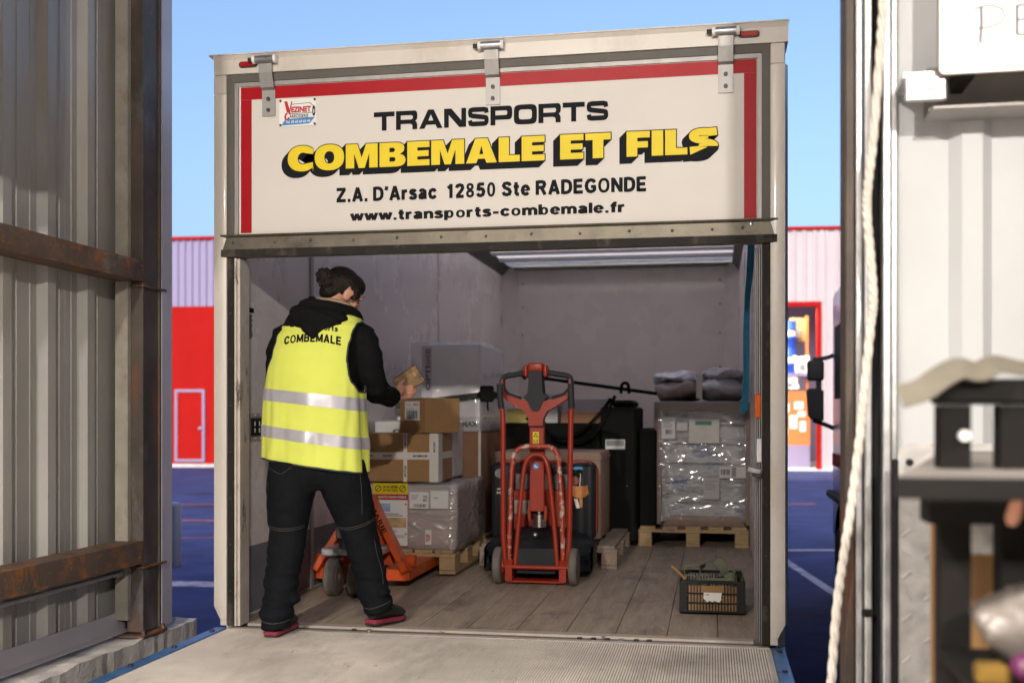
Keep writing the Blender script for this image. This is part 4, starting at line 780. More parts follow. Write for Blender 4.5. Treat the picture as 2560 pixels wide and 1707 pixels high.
# ------------------------------------------------------------------ red powered stacker
ST = thing('powered_stacker', 'red and black walk-behind powered stacker standing in the middle of the load floor', 'stacker', (-.02, 1.48, F))
for s in (-1, 1):
    x = s * .216
    bm = newbm(); loft(bm, [((x - .024, 0, .105), .08, .08, (1, 0, 0)), ((x - .022, 0, .105), .098, .098, (1, 0, 0)), ((x - .014, 0, .105), .105, .105, (1, 0, 0)), ((x + .014, 0, .105), .105, .105, (1, 0, 0)), ((x + .022, 0, .105), .098, .098, (1, 0, 0)), ((x + .024, 0, .105), .08, .08, (1, 0, 0))], 32); w_ = part(ST, 'castor_wheel', m_wheel, bm, True)
    bm = newbm(); cyl(bm, (x - s * .0245, 0, .105), (x - s * .034, 0, .105), .045, 18); part(w_, 'hub', m_stk, bm)
    bm = newbm(); prism(bm, [(-.03, .02), (.05, .02), (.05, .13), (.0, .14), (-.03, .11)], 'x', s * .135, s * .175); part(ST, 'castor_bracket', m_stk, bm)
    # long side tube with grip
    bm = newbm(); tube(bm, smooth_path([(s * .178, .0, .10), (s * .190, .0, .30), (s * .193, .01, .65), (s * .196, .02, .95), (s * .200 - (.006 if s < 0 else 0), .02, 1.00)], 6), .0155, 12); tb = part(ST, 'side_tube', m_stk, bm, True)
    bm = newbm(); tube(bm, [(s * .200 - (.006 if s < 0 else 0), .02, 1.0), (s * .198 - (.014 if s < 0 else 0), .02, 1.06), (s * .196 - (.018 if s < 0 else 0), .02, 1.14)], .0185, 12); part(tb, 'grip', m_grip, bm, True)
bm = newbm(); cyl(bm, (-.19, -.02, .10), (.19, -.02, .10), .012, 12); part(ST, 'cross_bar', m_stk, bm, True)
bm = newbm(); bx(bm, -.165, .165, -.02, .08, .012, .024, .002); part(ST, 'base_plate', m_stk, bm)
bm = newbm(); tube(bm, smooth_path([(-.165, .03, .10), (-.158, .05, .45), (-.152, .07, .66), (-.140, .075, .735), (-.10, .08, .775), (-.012, .08, .783), (.075, .08, .775), (.112, .075, .735), (.122, .07, .66), (.140, .05, .45), (.150, .03, .10)], 8), .0145, 12); part(ST, 'guard_hoop', m_chip, bm, True)
bm = newbm(); tube(bm, smooth_path([(-.128, .03, .10), (-.105, .05, .40), (-.085, .06, .62), (-.070, .065, .69), (-.045, .068, .725), (-.010, .07, .735), (.028, .068, .725), (.050, .065, .69), (.065, .06, .62), (.090, .05, .40), (.118, .03, .10)], 8), .014, 12); part(ST, 'inner_hoop', m_stk, bm, True)
# tiller
bm = newbm(); bx(bm, -.066, .02, .165, .215, .40, .905, .004); TI = part(ST, 'tiller_arm', m_stk, bm)
sheet(TI, 'warning_label', m_yellow, -.046, -.010, .795, .865, .1635)
bm = newbm(); flat(bm, shapes2d([stroke2([(-.040, .835), (-.016, .835), (-.028, .857), (-.040, .835)], .003)]), fy(.1628)); part(TI, 'warning_mark', m_black, bm)
bm = newbm(); flat(bm, shapes2d([stroke2([(-.039, .818), (-.039, .803), (-.017, .803), (-.017, .818), (-.028, .816)], .003)]), fy(.1628)); part(TI, 'book_mark', m_black, bm)
bm = newbm(); flat(bm, shapes2d([arc(-.028, .665, .018, .018, 0, 350, 20)]), fy(.163)); part(TI, 'round_sticker', m_blue, bm)
bm = newbm(); flat(bm, shapes2d([[(-.037, .667), (-.030, .674), (-.026, .664), (-.017, .658), (-.019, .655), (-.036, .66)]]), fy(.1622)); part(TI, 'foot_mark', m_paper, bm)
hy = .10
bm = newbm(); prism(bm, [(-.063, .90), (.019, .90), (.022, .945), (.045, .985), (.10, 1.015), (.160, 1.055), (.178, 1.09), (.182, 1.17), (.172, 1.17), (.165, 1.10), (.150, 1.075), (.09, 1.055), (.03, 1.045), (-.075, 1.045), (-.135, 1.06), (-.195, 1.08), (-.210, 1.10), (-.217, 1.17), (-.227, 1.17), (-.224, 1.09), (-.206, 1.055), (-.145, 1.015), (-.09, .985), (-.066, .945)], 'y', hy + .02, hy + .10); part(ST, 'tiller_head', m_stk, bm)
bm = newbm(); ring = [(-.19, 1.080), (-.222, 1.12), (-.224, 1.165), (-.205, 1.188), (-.15, 1.198), (-.085, 1.21)]; tube(bm, smooth_path([(-.115, hy + .05, 1.052)] + [(x, hy + .05, z) for x, z in ring], 5), .0165, 12); part(ST, 'handle_loop', m_grip, bm, True); bm = newbm(); ring = [(.145, 1.080), (.177, 1.12), (.179, 1.165), (.16, 1.188), (.105, 1.198), (.04, 1.21)]; tube(bm, smooth_path([(.07, hy + .05, 1.052)] + [(x, hy + .05, z) for x, z in ring], 5), .0165, 12); part(ST, 'handle_loop', m_grip, bm, True)
bm = newbm(); prism(bm, [(-.062, 1.225), (.017, 1.225), (.017, 1.15), (.022, 1.09), (.05, 1.062), (.022, 1.045), (.005, 1.005), (-.005, .988), (-.040, .988), (-.050, 1.005), (-.067, 1.045), (-.095, 1.062), (-.067, 1.09), (-.062, 1.15)], 'y', hy, hy + .11); part(ST, 'control_cover', m_grip, bm)
bm = newbm(); bx(bm, -.066, .021, hy - .005, hy + .10, 1.215, 1.265, .012, seg=3); part(ST, 'stop_button', m_stk, bm, True)
for s in (-1, 1): bm = newbm(); bx(bm, -.0225 + s * .057 - .012, -.0225 + s * .057 + .013, hy, hy + .1, 1.182, 1.252, .011, seg=3); part(ST, 'thumb_wheel', m_stk, bm, True)
bm = newbm(); cyl(bm, (-.022, .27, .30), (-.022, .27, .375), .043, 20); cyl(bm, (-.022, .27, .38), (-.022, .27, .425), .036, 20); part(ST, 'drive_motor', mat('chrome_motor', (.45, .44, .42), .18, .95, var=.2, vs_=8, bump=0), bm, True)
bm = newbm(); prism(bm, [(-.075, .43), (.03, .43), (.035, .40), (.03, .345), (.018, .345), (.018, .405), (-.062, .405), (-.062, .345), (-.075, .345), (-.08, .40)], 'y', .18, .30); part(ST, 'motor_fork', m_stk, bm)
# body
def rbox(x0, x1, z0, z1, r): return rrect(x0, x1, z0, z1, r, 8)
bm = newbm(); prism(bm, rbox(-.362, .292, .19, .682, .07), 'y', .53, .62); part(ST, 'body_rim', m_stk, bm)
for s, a, b in ((-1, -.356, -.215), (1, .135, .286)):
    bm = newbm(); bx(bm, a, b, .46, .60, .20, .672, .035, seg=4); part(ST, 'body_cheek', m_plast, bm, True)
bm = newbm(); bx(bm, -.214, .134, .52, .60, .60, .67, .012, seg=2); part(ST, 'body_top', m_plast, bm, True)
bm = newbm(); bx(bm, -.214, .134, .525, .56, .50, .599, .004); part(ST, 'inner_panel', mat('grey_panel', (.09, .09, .095), .4, .3, var=.3, vs_=9), bm)
bm = newbm(); prism(bm, [(-.214, .25), (.134, .25), (.134, .499), (-.214, .499)], 'y', .48, .55); part(ST, 'inner_guard', m_stk, bm)
bm = newbm(); prism(bm, [(-.21, .36), (-.10, .36), (-.10, .44), (-.21, .44)], 'y', .470, .479); rp_ = part(ST, 'rating_plate', m_alu, bm); lines(rp_, -.2, -.11, .365, .43, 5, .4695, m_black)
bm = newbm(); gx = gridbox(-.345, .29, .10, .56, .04, .215, 8); 
for v in gx.verts:
    u = (v.co.x + .0275) / .3175; w = (v.co.y - .33) / .23
    if v.co.z > .1: v.co.z += .085 * (1 - abs(u) ** 2.2) * (.25 + .75 * (w + 1) / 2) - .08 * max(0, -w) ** 2
    if v.co.y < .2: v.co.y += .16 * abs(u) ** 3
bm.free(); bmesh.ops.bevel(gx, geom=[e for e in gx.edges if e.calc_face_angle(0) > .9], offset=.02, segments=3, affect='EDGES'); part(ST, 'fender', m_plast, gx, True)
bm = newbm(); gx = gridbox(-.118, .105, .03, .16, .06, .20, 6)
for v in gx.verts:
    if v.co.z > .15: v.co.z += .03 * (v.co.y - .03) / .13
part(ST, 'nose_cover', m_plast, gx, True); bm.free()
bm = newbm(); ball(bm, (-.03, .155, .265), .016, None, 12); part(ST, 'fender_bolt', m_steel, bm, True)
bm = newbm(); cyl(bm, (-.298, .461, .605), (-.298, .45, .605), .030, 20); part(ST, 'round_gauge', m_grey, bm)
bm = newbm(); cyl(bm, (.165, .461, .565), (.165, .444, .565), .026, 18); part(ST, 'red_switch', mat('dull_red_switch', (.2, .02, .02), .4), bm)
bm = newbm(); cyl(bm, (.19, .461, .612), (.19, .43, .612), .022, 18); part(ST, 'key_switch', m_dim, bm)
bm = newbm(); flat(bm, shapes2d([[(.15, .640), (.172, .650), (.205, .648), (.216, .638), (.20, .630), (.16, .632)]]), fy(.4585)); part(ST, 'blue_sticker', mat('sky_blue_print', (.02, .25, .55), .4, bump=0), bm)
write(ST, m_paper, 'MT', -.318, -.275, .478, .494, fy(.4588), .04); bm = newbm(); flat(bm, shapes2d([[(-.318, .505), (-.290, .505), (-.278, .522), (-.290, .514), (-.318, .511)]]), fy(.4588)); part(ST, 'emblem', m_paper, bm)
bm = newbm(); bx(bm, -.26, -.16, .62, 1.70, .09, .13); part(ST, 'fork_arm', m_stk, bm); bm = newbm(); bx(bm, .10, .20, .62, 1.70, .09, .13); part(ST, 'fork_arm', m_stk, bm)
# fox shaped key charm
FX = thing('fox_key_charm', 'small orange fox face charm hanging from the key of the stacker', 'key charm', (.177, 1.915, F + .49))
mfox = mat('orange_felt', (.55, .22, .07), .7, var=.1, vs_=30, bump=.2)
bm = newbm(); prism(bm, [(-.052, .052), (-.046, .03), (-.052, .0), (-.038, -.022), (.0, -.032), (.036, -.022), (.056, .0), (.046, .03), (.052, .055), (.018, .040), (-.018, .038)], 'y', -.010, .010); bmesh.ops.bevel(bm, geom=bm.edges[:], offset=.004, segments=2, affect='EDGES'); part(FX, 'face', mfox, bm, True)
bm = newbm(); prism(bm, [(-.002, -.030), (.018, -.030), (.016, -.085), (.0, -.082)], 'y', -.007, .007); part(FX, 'leg', mfox, bm)
bm = newbm(); prism(bm, [(-.036, -.03), (-.012, -.033), (.002, -.088), (-.02, -.09)], 'y', -.011, -.008); part(FX, 'paper_tag', m_paper, bm)
bm = newbm(); tube(bm, [(.0, 0, .04), (.003, 0, .085), (.006, -.004, .12)], .003, 8); part(FX, 'cord', m_paper, bm)
# pallet and cartons behind the stacker
pallet(-.50, 2.18, .88, 1.15, F, 'worn pallet sticking out on both sides behind the red stacker', m_wood2)
CB = thing('dull_brown_carton', 'large dull brown carton standing behind the red stacker', 'carton', (-.05, 2.75, F + .1455))
bm = bx(newbm(), -.42, .30, -.25, .35, 0, .575, .02, seg=2); part(CB, 'carton_body', m_card3, bm, True); part(CB, 'lid', m_card3, bx(newbm(), -.424, .304, -.254, .354, .52, .545, .003))
MC = thing('black_machine', 'black steel machine at the back with hoses and a white rating label', 'machine', (0, 3.75, F))
part(MC, 'cabinet', m_dim, bx(newbm(), -.62, .17, -.35, .55, .1, .90, .02)); part(MC, 'tower', m_dim, bx(newbm(), .171, .42, -.50, .40, .05, 1.02, .012)); part(MC, 'side_cabinet', m_dim, bx(newbm(), .421, .56, -.25, .5, .05, .86, .015)); part(MC, 'tower_head', m_dim, bx(newbm(), .24, .40, -.45, .2, 1.021, 1.07, .02))
for x in (-.58, .10, .36): part(MC, 'foot', m_dim, bx(newbm(), x, x + .05, -.3, .4, 0, .101))
lb = sheet(MC, 'rating_label', m_paper, .205, .345, .715, .785, -.503); sheet(lb, 'label_print', m_grey, .21, .34, .74, .78, -.504)
bm = newbm(); tube(bm, smooth_path([(.24, -.46, 1.08), (.17, -.5, .98), (.05, -.52, .86), (-.08, -.52, .80), (-.2, -.45, .82), (-.28, -.4, .93), (-.36, -.36, .95), (-.45, -.2, .905)], 8), .014, 8); part(MC, 'hose', m_dim, bm, True); bm = newbm(); tube(bm, smooth_path([(.27, -.47, 1.10), (.20, -.52, .93), (.10, -.53, .80), (-.05, -.5, .77), (-.2, -.42, .78)], 8), .012, 8); part(MC, 'hose', m_dim, bm, True)
bm = newbm(); tube(bm, smooth_path([(.30, -.3, 1.12), (.31, -.3, 1.19), (.35, -.3, 1.19), (.36, -.3, 1.12)], 6), .012, 8); part(MC, 'lifting_eye', m_dim, bm, True)
for nm, lab, a, m_ in (('pale_carton', 'pale pinkish flat carton lying on the black machine', (-.14, .19, 3.5, 3.95, F + .99, F + 1.085), m_whitebox), ('brown_tray', 'dark brown tray under the pale carton on the black machine', (-.15, .165, 3.45, 4.0, F + .9015, F + .985), m_card2), ('yellow_carton', 'yellowish carton on the black machine behind the stacker handle', (-.56, -.40, 3.45, 3.75, F + .9015, F + 1.01), mat('yellow_carton_print', (.45, .37, .10), .6, var=.15)), ('white_bundle', 'white paper wrapped bundle beside the yellow carton', (-.39, -.18, 3.5, 3.8, F + .9015, F + 1.12), m_whitebox)):
    t = thing(nm, lab, 'carton', ((a[0] + a[1]) / 2, (a[2] + a[3]) / 2, a[4])); part(t, 'carton_body', m_, jitter(bx(newbm(), (a[0] - a[1]) / 2, (a[1] - a[0]) / 2, (a[2] - a[3]) / 2, (a[3] - a[2]) / 2, 0, a[5] - a[4], .004), .003, 9)); part(t, 'tape', m_tape, bx(newbm(), (a[0] - a[1]) / 2 - .001, (a[1] - a[0]) / 2 + .001, -.03, .03, -.0005, a[5] - a[4] + .0008))
bm = newbm(); cyl(bm, (-.58, 3.62, 2.115), (.56, 3.52, 1.955), .013, 12); bmesh.ops.recalc_face_normals(bm, faces=bm.faces); ball(bm, (-.45, 3.61, 2.098), (.022, .022, .032), None, 10); tag(part(None, 'load_bar', m_dim, bm, True), 'long thin black load bar slanting across the back of the cargo', 'load bar')
for k in range(5): pallet(.40 + .02 * (k % 2), 5.15, .80, 1.2, F + .146 * k, ['lowest', 'second', 'middle', 'fourth', 'topmost'][k] + ' pallet of the dark stack behind the right wrapped load', m_wood2, 'stacked pallets at the back')
# ------------------------------------------------------------------ right wrapped load
pallet(.425, 3.45, .80, 1.2, F, 'pale wooden pallet under the wrapped load on the right', m_wood)
RL = thing('wrapped_load', 'film wrapped load of silvery bags with cardboard corners on the right pallet', 'load', (.86, 4.1, F + .1455)); o_ = RL.location
m_bags = mat('silvery_bags', (.42, .42, .43), .4, var=.4, vs_=7, bump=.5, bs=20, stretch=(1, 1, 2.4), dirt=[((.10, .16, .30), .54, .62, 5, (1, 1, 2.5)), ((.62, .58, .52), .56, .64, 4, (1, 1, 2)), ((.32, .09, .06), .70, .73, 7, (1, 1, 3)), ((.05, .07, .11), .60, .68, 9, (1, 1, 3))])
for k in range(6):
    z0 = .03 + k * .142; bm = gridbox(-.27, .345, -.54, .52, z0, z0 + .141, 8); jitter(bm, .02, 6, k); part(RL, 'bag', m_bags, bm, 'all')
for x0, x1 in ((-.318, -.272), (.345, .372)): part(RL, 'corner_board', m_card3, jitter(bx(newbm(), x0, x1, -.575, -.5, .01, .91, .002), .003, 4))
part(RL, 'lid_board', mat('lid_cardboard', (.30, .21, .12), .7, var=.15), bx(newbm(), -.30, .365, -.572, .55, .845, .915, .004))
bm = newbm(); prism(bm, [(-.26, .0), (.34, .0), (.30, .075), (-.20, .075)], 'y', -.578, -.57); part(RL, 'base_flap', m_card3, bm)
film(RL, -.325, .38, -.582, .56, .0, .918, .010, 6, 21, film_mat('load_film', .07, .1, 1.0, (1, 1, 2.2), 9), 16)
Y = -.598
l1 = sheet(RL, 'address_label', m_paper, -.265, -.165, .64, .80, Y); barcode(l1, -.235, -.185, .675, .71, Y - .001, 5); lines(l1, -.255, -.18, .725, .79, 4, Y - .001, seed=7)
l2 = sheet(RL, 'document_pouch', mat('pouch_paper', (.55, .52, .48), .4, var=.08, vs_=12, bump=.2, bs=30), -.065, .155, .61, .785, Y); sheet(l2, 'green_band', mat('green_print_band', (.0, .17, .10), .4, bump=0), -.02, .10, .742, .772, Y - .001)
l3 = sheet(RL, 'small_label', m_whitebox, -.155, -.075, .70, .76, Y)
l4 = sheet(RL, 'address_label', mat('bleached_label', (.45, .43, .42), .5, var=.05), .04, .155, .20, .355, Y); lines(l4, .05, .14, .27, .345, 5, Y - .001, seed=9)
l5 = sheet(RL, 'address_label', m_whitebox, .155, .345, .355, .44, Y); barcode(l5, .165, .23, .38, .42, Y - .001, 8); sheet(l5, 'dark_print', m_grey, .245, .275, .365, .435, Y - .001)
BG = thing('plastic_bag_heap', 'crumpled clear plastic bags heaped on the wrapped right load', 'bags', (.86, 3.95, F + .1455 + .92))
for k, (x, y, rx, ry, rz_, z) in enumerate(((-.15, -.1, .19, .28, .085, .08), (.17, -.05, .20, .3, .10, .095), (-.16, -.08, .17, .25, .05, .185), (.19, -.1, .17, .22, .04, .20))):
    bm = newbm(); ball(bm, (x, y, z), (rx, ry, rz_), None, 28)
    for v in bm.verts: v.co.z = max(v.co.z, 0.002)
    jitter(bm, .05, 6, k); jitter(bm, .022, 17, k); part(BG, 'bag', [mat('pale_plastic_bag', (.62, .62, .68), .28, var=.3, vs_=6, bump=.6, bs=18), mat('grey_plastic_bag', (.42, .40, .42), .3, var=.4, vs_=6, bump=.6, bs=18)][k % 2] if k > 0 else mat('brownish_bag', (.44, .36, .33), .3, var=.5, vs_=5, bump=.6, bs=18), bm, 'all')
part(BG, 'tape', m_tape, jitter(bx(newbm(), -.015, .03, -.31, -.30, .02, .2, .001), .006, 9))
# ------------------------------------------------------------------ crate of straps
CR = thing('plastic_crate', 'black slotted plastic crate of straps on the floor near the right jamb', 'crate', (.965, .88, F))
cx0, cx1, cy0, cy1, ch = -.155, .155, -.185, .185, .165
part(CR, 'base', m_crate, bx(newbm(), cx0, cx1, cy0, cy1, .004, .012, .002))
for z in (.004, .052, .098, .150): 
    for a in ((cx0, cx1, cy0, cy0 + .008), (cx0, cx1, cy1 - .008, cy1), (cx0, cx0 + .008, cy0, cy1), (cx1 - .008, cx1, cy0, cy1)):
        if z == .098 and a[2] == cy0 and a[3] == cy0 + .008 and 0: continue
        part(CR, 'rail', m_crate, bx(newbm(), *a, z, z + (.015 if z in (.004, .150) else .007), .002))
for sx, sy in ((-1, -1), (1, -1), (-1, 1), (1, 1)): bm = newbm(); bx(bm, sx * .155 - (.035 if sx > 0 else 0), sx * .155 + (.035 if sx < 0 else 0), sy * .184 - .003, sy * .184 + .003, .01, .16); bx(bm, sx * .154 - .003, sx * .154 + .003, sy * .185 - (.05 if sy > 0 else 0), sy * .185 + (.05 if sy < 0 else 0), .01, .16); part(CR, 'corner_panel', m_crate, bm)
for k in range(17):
    x = -.115 + k * .0145
    for y in (cy0 + .004, cy1 - .004): part(CR, 'slat', m_crate, bx(newbm(), x - .0025, x + .0025, y - .003, y + .003, .012, .151 if not (abs(x) < .05 and y < 0) else .10))
for k in range(18):
    y = -.13 + k * .0153
    for x in (cx0 + .004, cx1 - .004): part(CR, 'slat', m_crate, bx(newbm(), x - .003, x + .003, y - .0025, y + .0025, .012, .151))
bm = newbm(); flat(bm, shapes2d([[(-.04, .108), (.045, .108), (.042, .085), (.044, .075), (.035, .062), (.02, .064), (.012, .068), (0, .062), (-.012, .068), (-.02, .062), (-.028, .063), (-.032, .072), (-.042, .078)]]), lambda x, z: (x, cy0 - .0045, z)); tl_ = part(CR, 'torn_label', m_paper, bm); write(tl_, m_black, 'CASI', -.036, -.016, .094, .102, fy(cy0 - .0052), .01)
TN = thing('cardboard_liner', 'tan cardboard pieces standing inside the black crate', 'cardboard', (.965, .88, F + .0125))
part(TN, 'front_sheet', m_tan, bx(newbm(), -.115, .125, -.172, -.166, 0, .125)); part(TN, 'side_sheet', m_tan, bx(newbm(), .115, .121, -.1655, .12, 0, .14)); 
SK = thing('wooden_stick', 'thin tan stick leaning out of the left side of the crate', 'stick', (.83, .78, F + .05)); part(SK, 'shaft', m_tan, tube(newbm(), [(.03, .0, .0), (-.002, .0, .115), (-.065, -.02, .175)], [.008, .009, .007], 8))
def strap(label, c, rx, rz_, ang, tilt, a0, a1, w=.046):      # part of a webbing loop standing in a plane turned by ang
    bm = newbm(); P = []; U = []
    for i in range(25):
        a = R(a0 + (a1 - a0) * i / 24); k = 1 + .12 * math.sin(3 * a + ang)
        l = Vector((rx * math.cos(a) * k, 0, rz_ * math.sin(a) * k)); M_ = Euler((tilt, 0, ang)).to_matrix(); P.append(M_ @ l + Vector(c) + Vector((.965, .88, F))); U.append(tuple(M_ @ Vector((.15 * math.sin(2 * a), 1, .2 * math.cos(a)))))
    ribbon(bm, P, w, .003, U); return tag(part(None, 'webbing_strap', m_olive, bm, True), label, 'strap', 'webbing straps in the crate')
strap('olive strap looping over the left rear corner of the crate', (-.10, .05, .165), .040, .048, .15, .1, -60, 235, .03)
strap('highest olive strap, folded into a peak in the middle of the crate', (.015, .06, .155), .075, .088, -.75, .35, 5, 165, .05)
strap('olive strap arching across the front of the crate', (.02, -.12, .115), .085, .055, .05, .5, 10, 172, .045)
strap('olive strap curled in a loop at the front left of the crate', (-.105, -.08, .14), .030, .040, .25, .05, -60, 240, .034)
strap('grey olive strap loop standing at the right end of the crate', (.125, -.05, .16), .024, .048, .25, .05, -60, 240, .03)
strap('olive strap coiled low in the middle of the crate', (-.04, -.05, .145), .032, .034, .1, .1, -80, 260, .036)
strap('olive strap slumped between the front arch and the right loop', (.075, .0, .13), .055, .05, -.9, .4, 0, 180, .04)
# blue strap
bm = newbm(); P = smooth_path([(1.152, .9, 3.35), (1.149, .9, 2.63), (1.137, .9, 2.4), (1.128, .9, 2.2), (1.125, .9, 2.0), (1.118, .9, 1.85), (1.110, .9, 1.815)], 6); ribbon(bm, P, .03, .003, [(.35 + .65 * abs(math.sin(i * .13)), .8, 0) for i in range(len(P))])
P = smooth_path([(1.160, .91, 3.35), (1.160, .91, 2.63), (1.142, .91, 2.4), (1.137, .91, 2.2), (1.134, .91, 2.0), (1.128, .91, 1.85), (1.112, .905, 1.81)], 6); ribbon(bm, P, .03, .003, [(.5 + .5 * abs(math.cos(i * .11)), .7, 0) for i in range(len(P))])
tag(part(None, 'blue_strap', m_bluestrap, bm, True), 'bright blue strap hanging in a long loop inside the right wall', 'strap')
bm = newbm(); ribbon(bm, [(.99, 1.9, F + .003), (1.05, 2.1, F + .006), (1.12, 2.5, F + .004)], .03, .002, (1, 0, 0)); bm.free()
# ------------------------------------------------------------------ the worker
PX, PY = -.689, -.077
PE = thing('person', 'person in black hooded jacket and yellow reflective vest lifting a small carton', 'person', (PX, PY, F), YAW)
m_skin = mat('skin', (.46, .235, .155), .5, var=.12, vs_=14, bump=.04, bs=120)
m_hair = mat('dark_brown_hair', (.009, .0055, .0038), .45, spec=.25, var=.5, vs_=30, bump=.6, bs=60, stretch=(6, 1.5, 1.5))
m_hood = mat('black_fleece', (.006, .0063, .007), .9, var=.25, vs_=12, bump=.25, bs=90, spec=.12)
m_jean = mat('black_denim', (.0065, .0078, .0100), .85, var=.3, vs_=10, bump=.3, bs=260, spec=.12)
m_vest = mat('fluorescent_yellow', (.68, .74, .13), .7, var=.05, vs_=5, bump=.12, bs=14, spec=.2, emit=None)
m_refl = mat('silver_reflective_tape', (.46, .45, .49), .38, .25, var=.12, vs_=10, bump=.1, bs=25)
m_pipe = mat('dark_piping', (.03, .04, .045), .6, var=.1, bump=0)
m_thread = mat('pale_thread', (.085, .082, .075), .7, var=.1, bump=0)
m_sole = mat('pink_sole', (.26, .028, .055), .6, var=.15, bump=.1)
m_shoe = mat('black_shoe', (.018, .017, .017), .6, var=.35, vs_=12, bump=.2)
m_beige = mat('beige_lining', (.34, .25, .16), .9, var=.15, vs_=30, bump=.5, bs=150)
TOR = [(.735, .228, .165, -.092, .165, -.14), (.86, .226, .160, -.093, .165, -.13), (1.03, .219, .152, -.096, .168, -.11), (1.14, .213, .150, -.092, .172, -.08), (1.24, .211, .144, -.080, .182, -.04), (1.31, .206, .132, -.070, .195, -.02), (1.36, .190, .118, -.062, .205, 0), (1.40, .150, .098, -.054, .215, 0), (1.43, .100, .082, -.046, .222, 0), (1.45, .072, .070, -.040, .228, 0)]
def tor(z):
    for a, b in zip(TOR, TOR[1:]):
        if z <= b[0] or b is TOR[-1]:
            t = max(0, min(1, (z - a[0]) / (b[0] - a[0]))); t = t * t * (3 - 2 * t) * .5 + t * .5; return [p + (q - p) * t for p, q in zip(a, b)]
def tpoint(z, ph, off=0.0, wr=1.0):
    _, a, b, cx, cy, tl = tor(z); c, s = math.cos(ph), math.sin(ph); p = 2.35; r = 12 * R(-1)
    x = (a + off) * math.copysign(abs(c) ** (2 / p), c); y = (b + off) * math.copysign(abs(s) ** (2 / p), s)
    n = noise.noise(Vector((c * 2.6, s * 2.6, z * 1.7))) * .010 + noise.noise(Vector((c * 6, s * 6, z * 3.2 + 5))) * .006
    n += .0045 * math.sin(ph * 11 + 4 * noise.noise(Vector((c * 1.5, s * 1.5, z * 1.2)))) * max(0, min(1, (1.12 - z) / .3)) + .006 * noise.noise(Vector((c * 3 + s * 2, z * 9, 7)))
    k = 1 + wr * n / .2 * max(.25, min(1, (1.3 - z) / .35)); x *= k; y *= k
    X_, Y_ = x * math.cos(r) - y * math.sin(r), x * math.sin(r) + y * math.cos(r)
    return Vector((cx + X_, cy + Y_, z + tl * X_))
def tgrid(z0, z1, nr, ns, off, keep=None):
    bm = newbm(); rows = [[bm.verts.new(tpoint(z0 + (z1 - z0) * i / nr, 2 * math.pi * k / ns, off)) for k in range(ns)] for i in range(nr + 1)]
    for i in range(nr):
        for k in range(ns):
            z = z0 + (z1 - z0) * (i + .5) / nr; c = math.cos(2 * math.pi * (k + .5) / ns)
            if keep is None or keep(z, c, math.sin(2 * math.pi * (k + .5) / ns)): bm.faces.new((rows[i][k], rows[i][(k + 1) % ns], rows[i + 1][(k + 1) % ns], rows[i + 1][k]))
    bmesh.ops.delete(bm, geom=[v for v in bm.verts if not v.link_faces], context='VERTS'); return bm
def ucut(z):
    pts = [(1.06, 1.2), (1.09, .97), (1.13, .86), (1.2, .77), (1.27, .75), (1.33, .80), (1.37, .90), (1.41, 1.2)]
    if z <= pts[0][0]: return 2
    for a, b in zip(pts, pts[1:]):
        if z <= b[0]: t = (z - a[0]) / (b[0] - a[0]); return a[1] + (b[1] - a[1]) * t
    return 2
# head frame
fh = Vector((.70, .50, -.62)).normalized(); up = Vector((.32, .14, .94)); rt = fh.cross(up).normalized(); uh = rt.cross(fh).normalized()
HM = Matrix((rt, fh, uh)).transposed(); HC = Vector((.012, .245, 1.520))
def hp(x, y, z): return HC + HM @ Vector((x, y, z))
def hball(bm, c, r, rot=None): ball(bm, hp(*c), r, HM if rot is None else HM @ Euler(rot).to_matrix(), 20)
# body: one continuous skin, head to feet
bm = newbm()
hball(bm, (0, -.012, .022), (.073, .091, .086)); hball(bm, (0, .030, -.045), (.056, .060, .062)); hball(bm, (0, .066, -.084), (.028, .022, .022)); hball(bm, (0, .06, -.02), (.052, .035, .05))
loft(bm, [(hp(0, .082, .028), .008, .008), (hp(0, .098, .004), .010, .010), (hp(0, .110, -.016), .0135, .011), (hp(0, .095, -.024), .012, .008)], 12)
for s in (-1, 1):
    hball(bm, (s * .036, .075, .030), (.022, .012, .008)); hball(bm, (s * .045, .060, -.014), (.022, .018, .018))
    hball(bm, (s * .077, -.002, -.004), (.008, .020, .031), (.15, 0, 0)); hball(bm, (s * .083, .006, .010), (.006, .016, .014)); hball(bm, (s * .080, -.012, .012), (.007, .008, .022))
hball(bm, (0, .088, -.052), (.022, .010, .007)); hball(bm, (0, .086, -.063), (.020, .010, .007))
loft(bm, [(hp(0, -.02, -.03), .052, .055), ((-.012, .228, 1.45), .052, .056), ((-.04, .22, 1.40), .075, .065), ((-.062, .205, 1.34), .15, .09), ((-.08, .19, 1.22), .165, .11), ((-.09, .17, 1.0), .15, .105), ((-.09, .16, .82), .165, .115), ((-.085, .15, .70), .16, .11)], 24)
for pts in ([((-.19, .12, .74), .085, .085), ((-.205, .10, .45), .06, .06), ((-.225, .03, .2), .045, .045), ((-.232, .0, .12), .036, .036), ((-.234, -.01, .09), .02, .02)], [((.03, .14, .74), .085, .085), ((.095, .19, .45), .06, .06), ((.155, .165, .2), .045, .045), ((.175, .165, .15), .036, .036), ((.185, .165, .12), .02, .02)],
            [((.11, .2, 1.33), .05, .05), ((.16, .25, 1.12), .042, .042), ((.205, .44, 1.052), .03, .028), ((.232, .535, 1.062), .026, .022)], [((-.24, .2, 1.33), .05, .05), ((-.295, .30, 1.13), .042, .042), ((-.16, .50, 1.075), .028, .028), ((-.06, .60, 1.09), .026, .022)]): loft(bm, pts, 18)
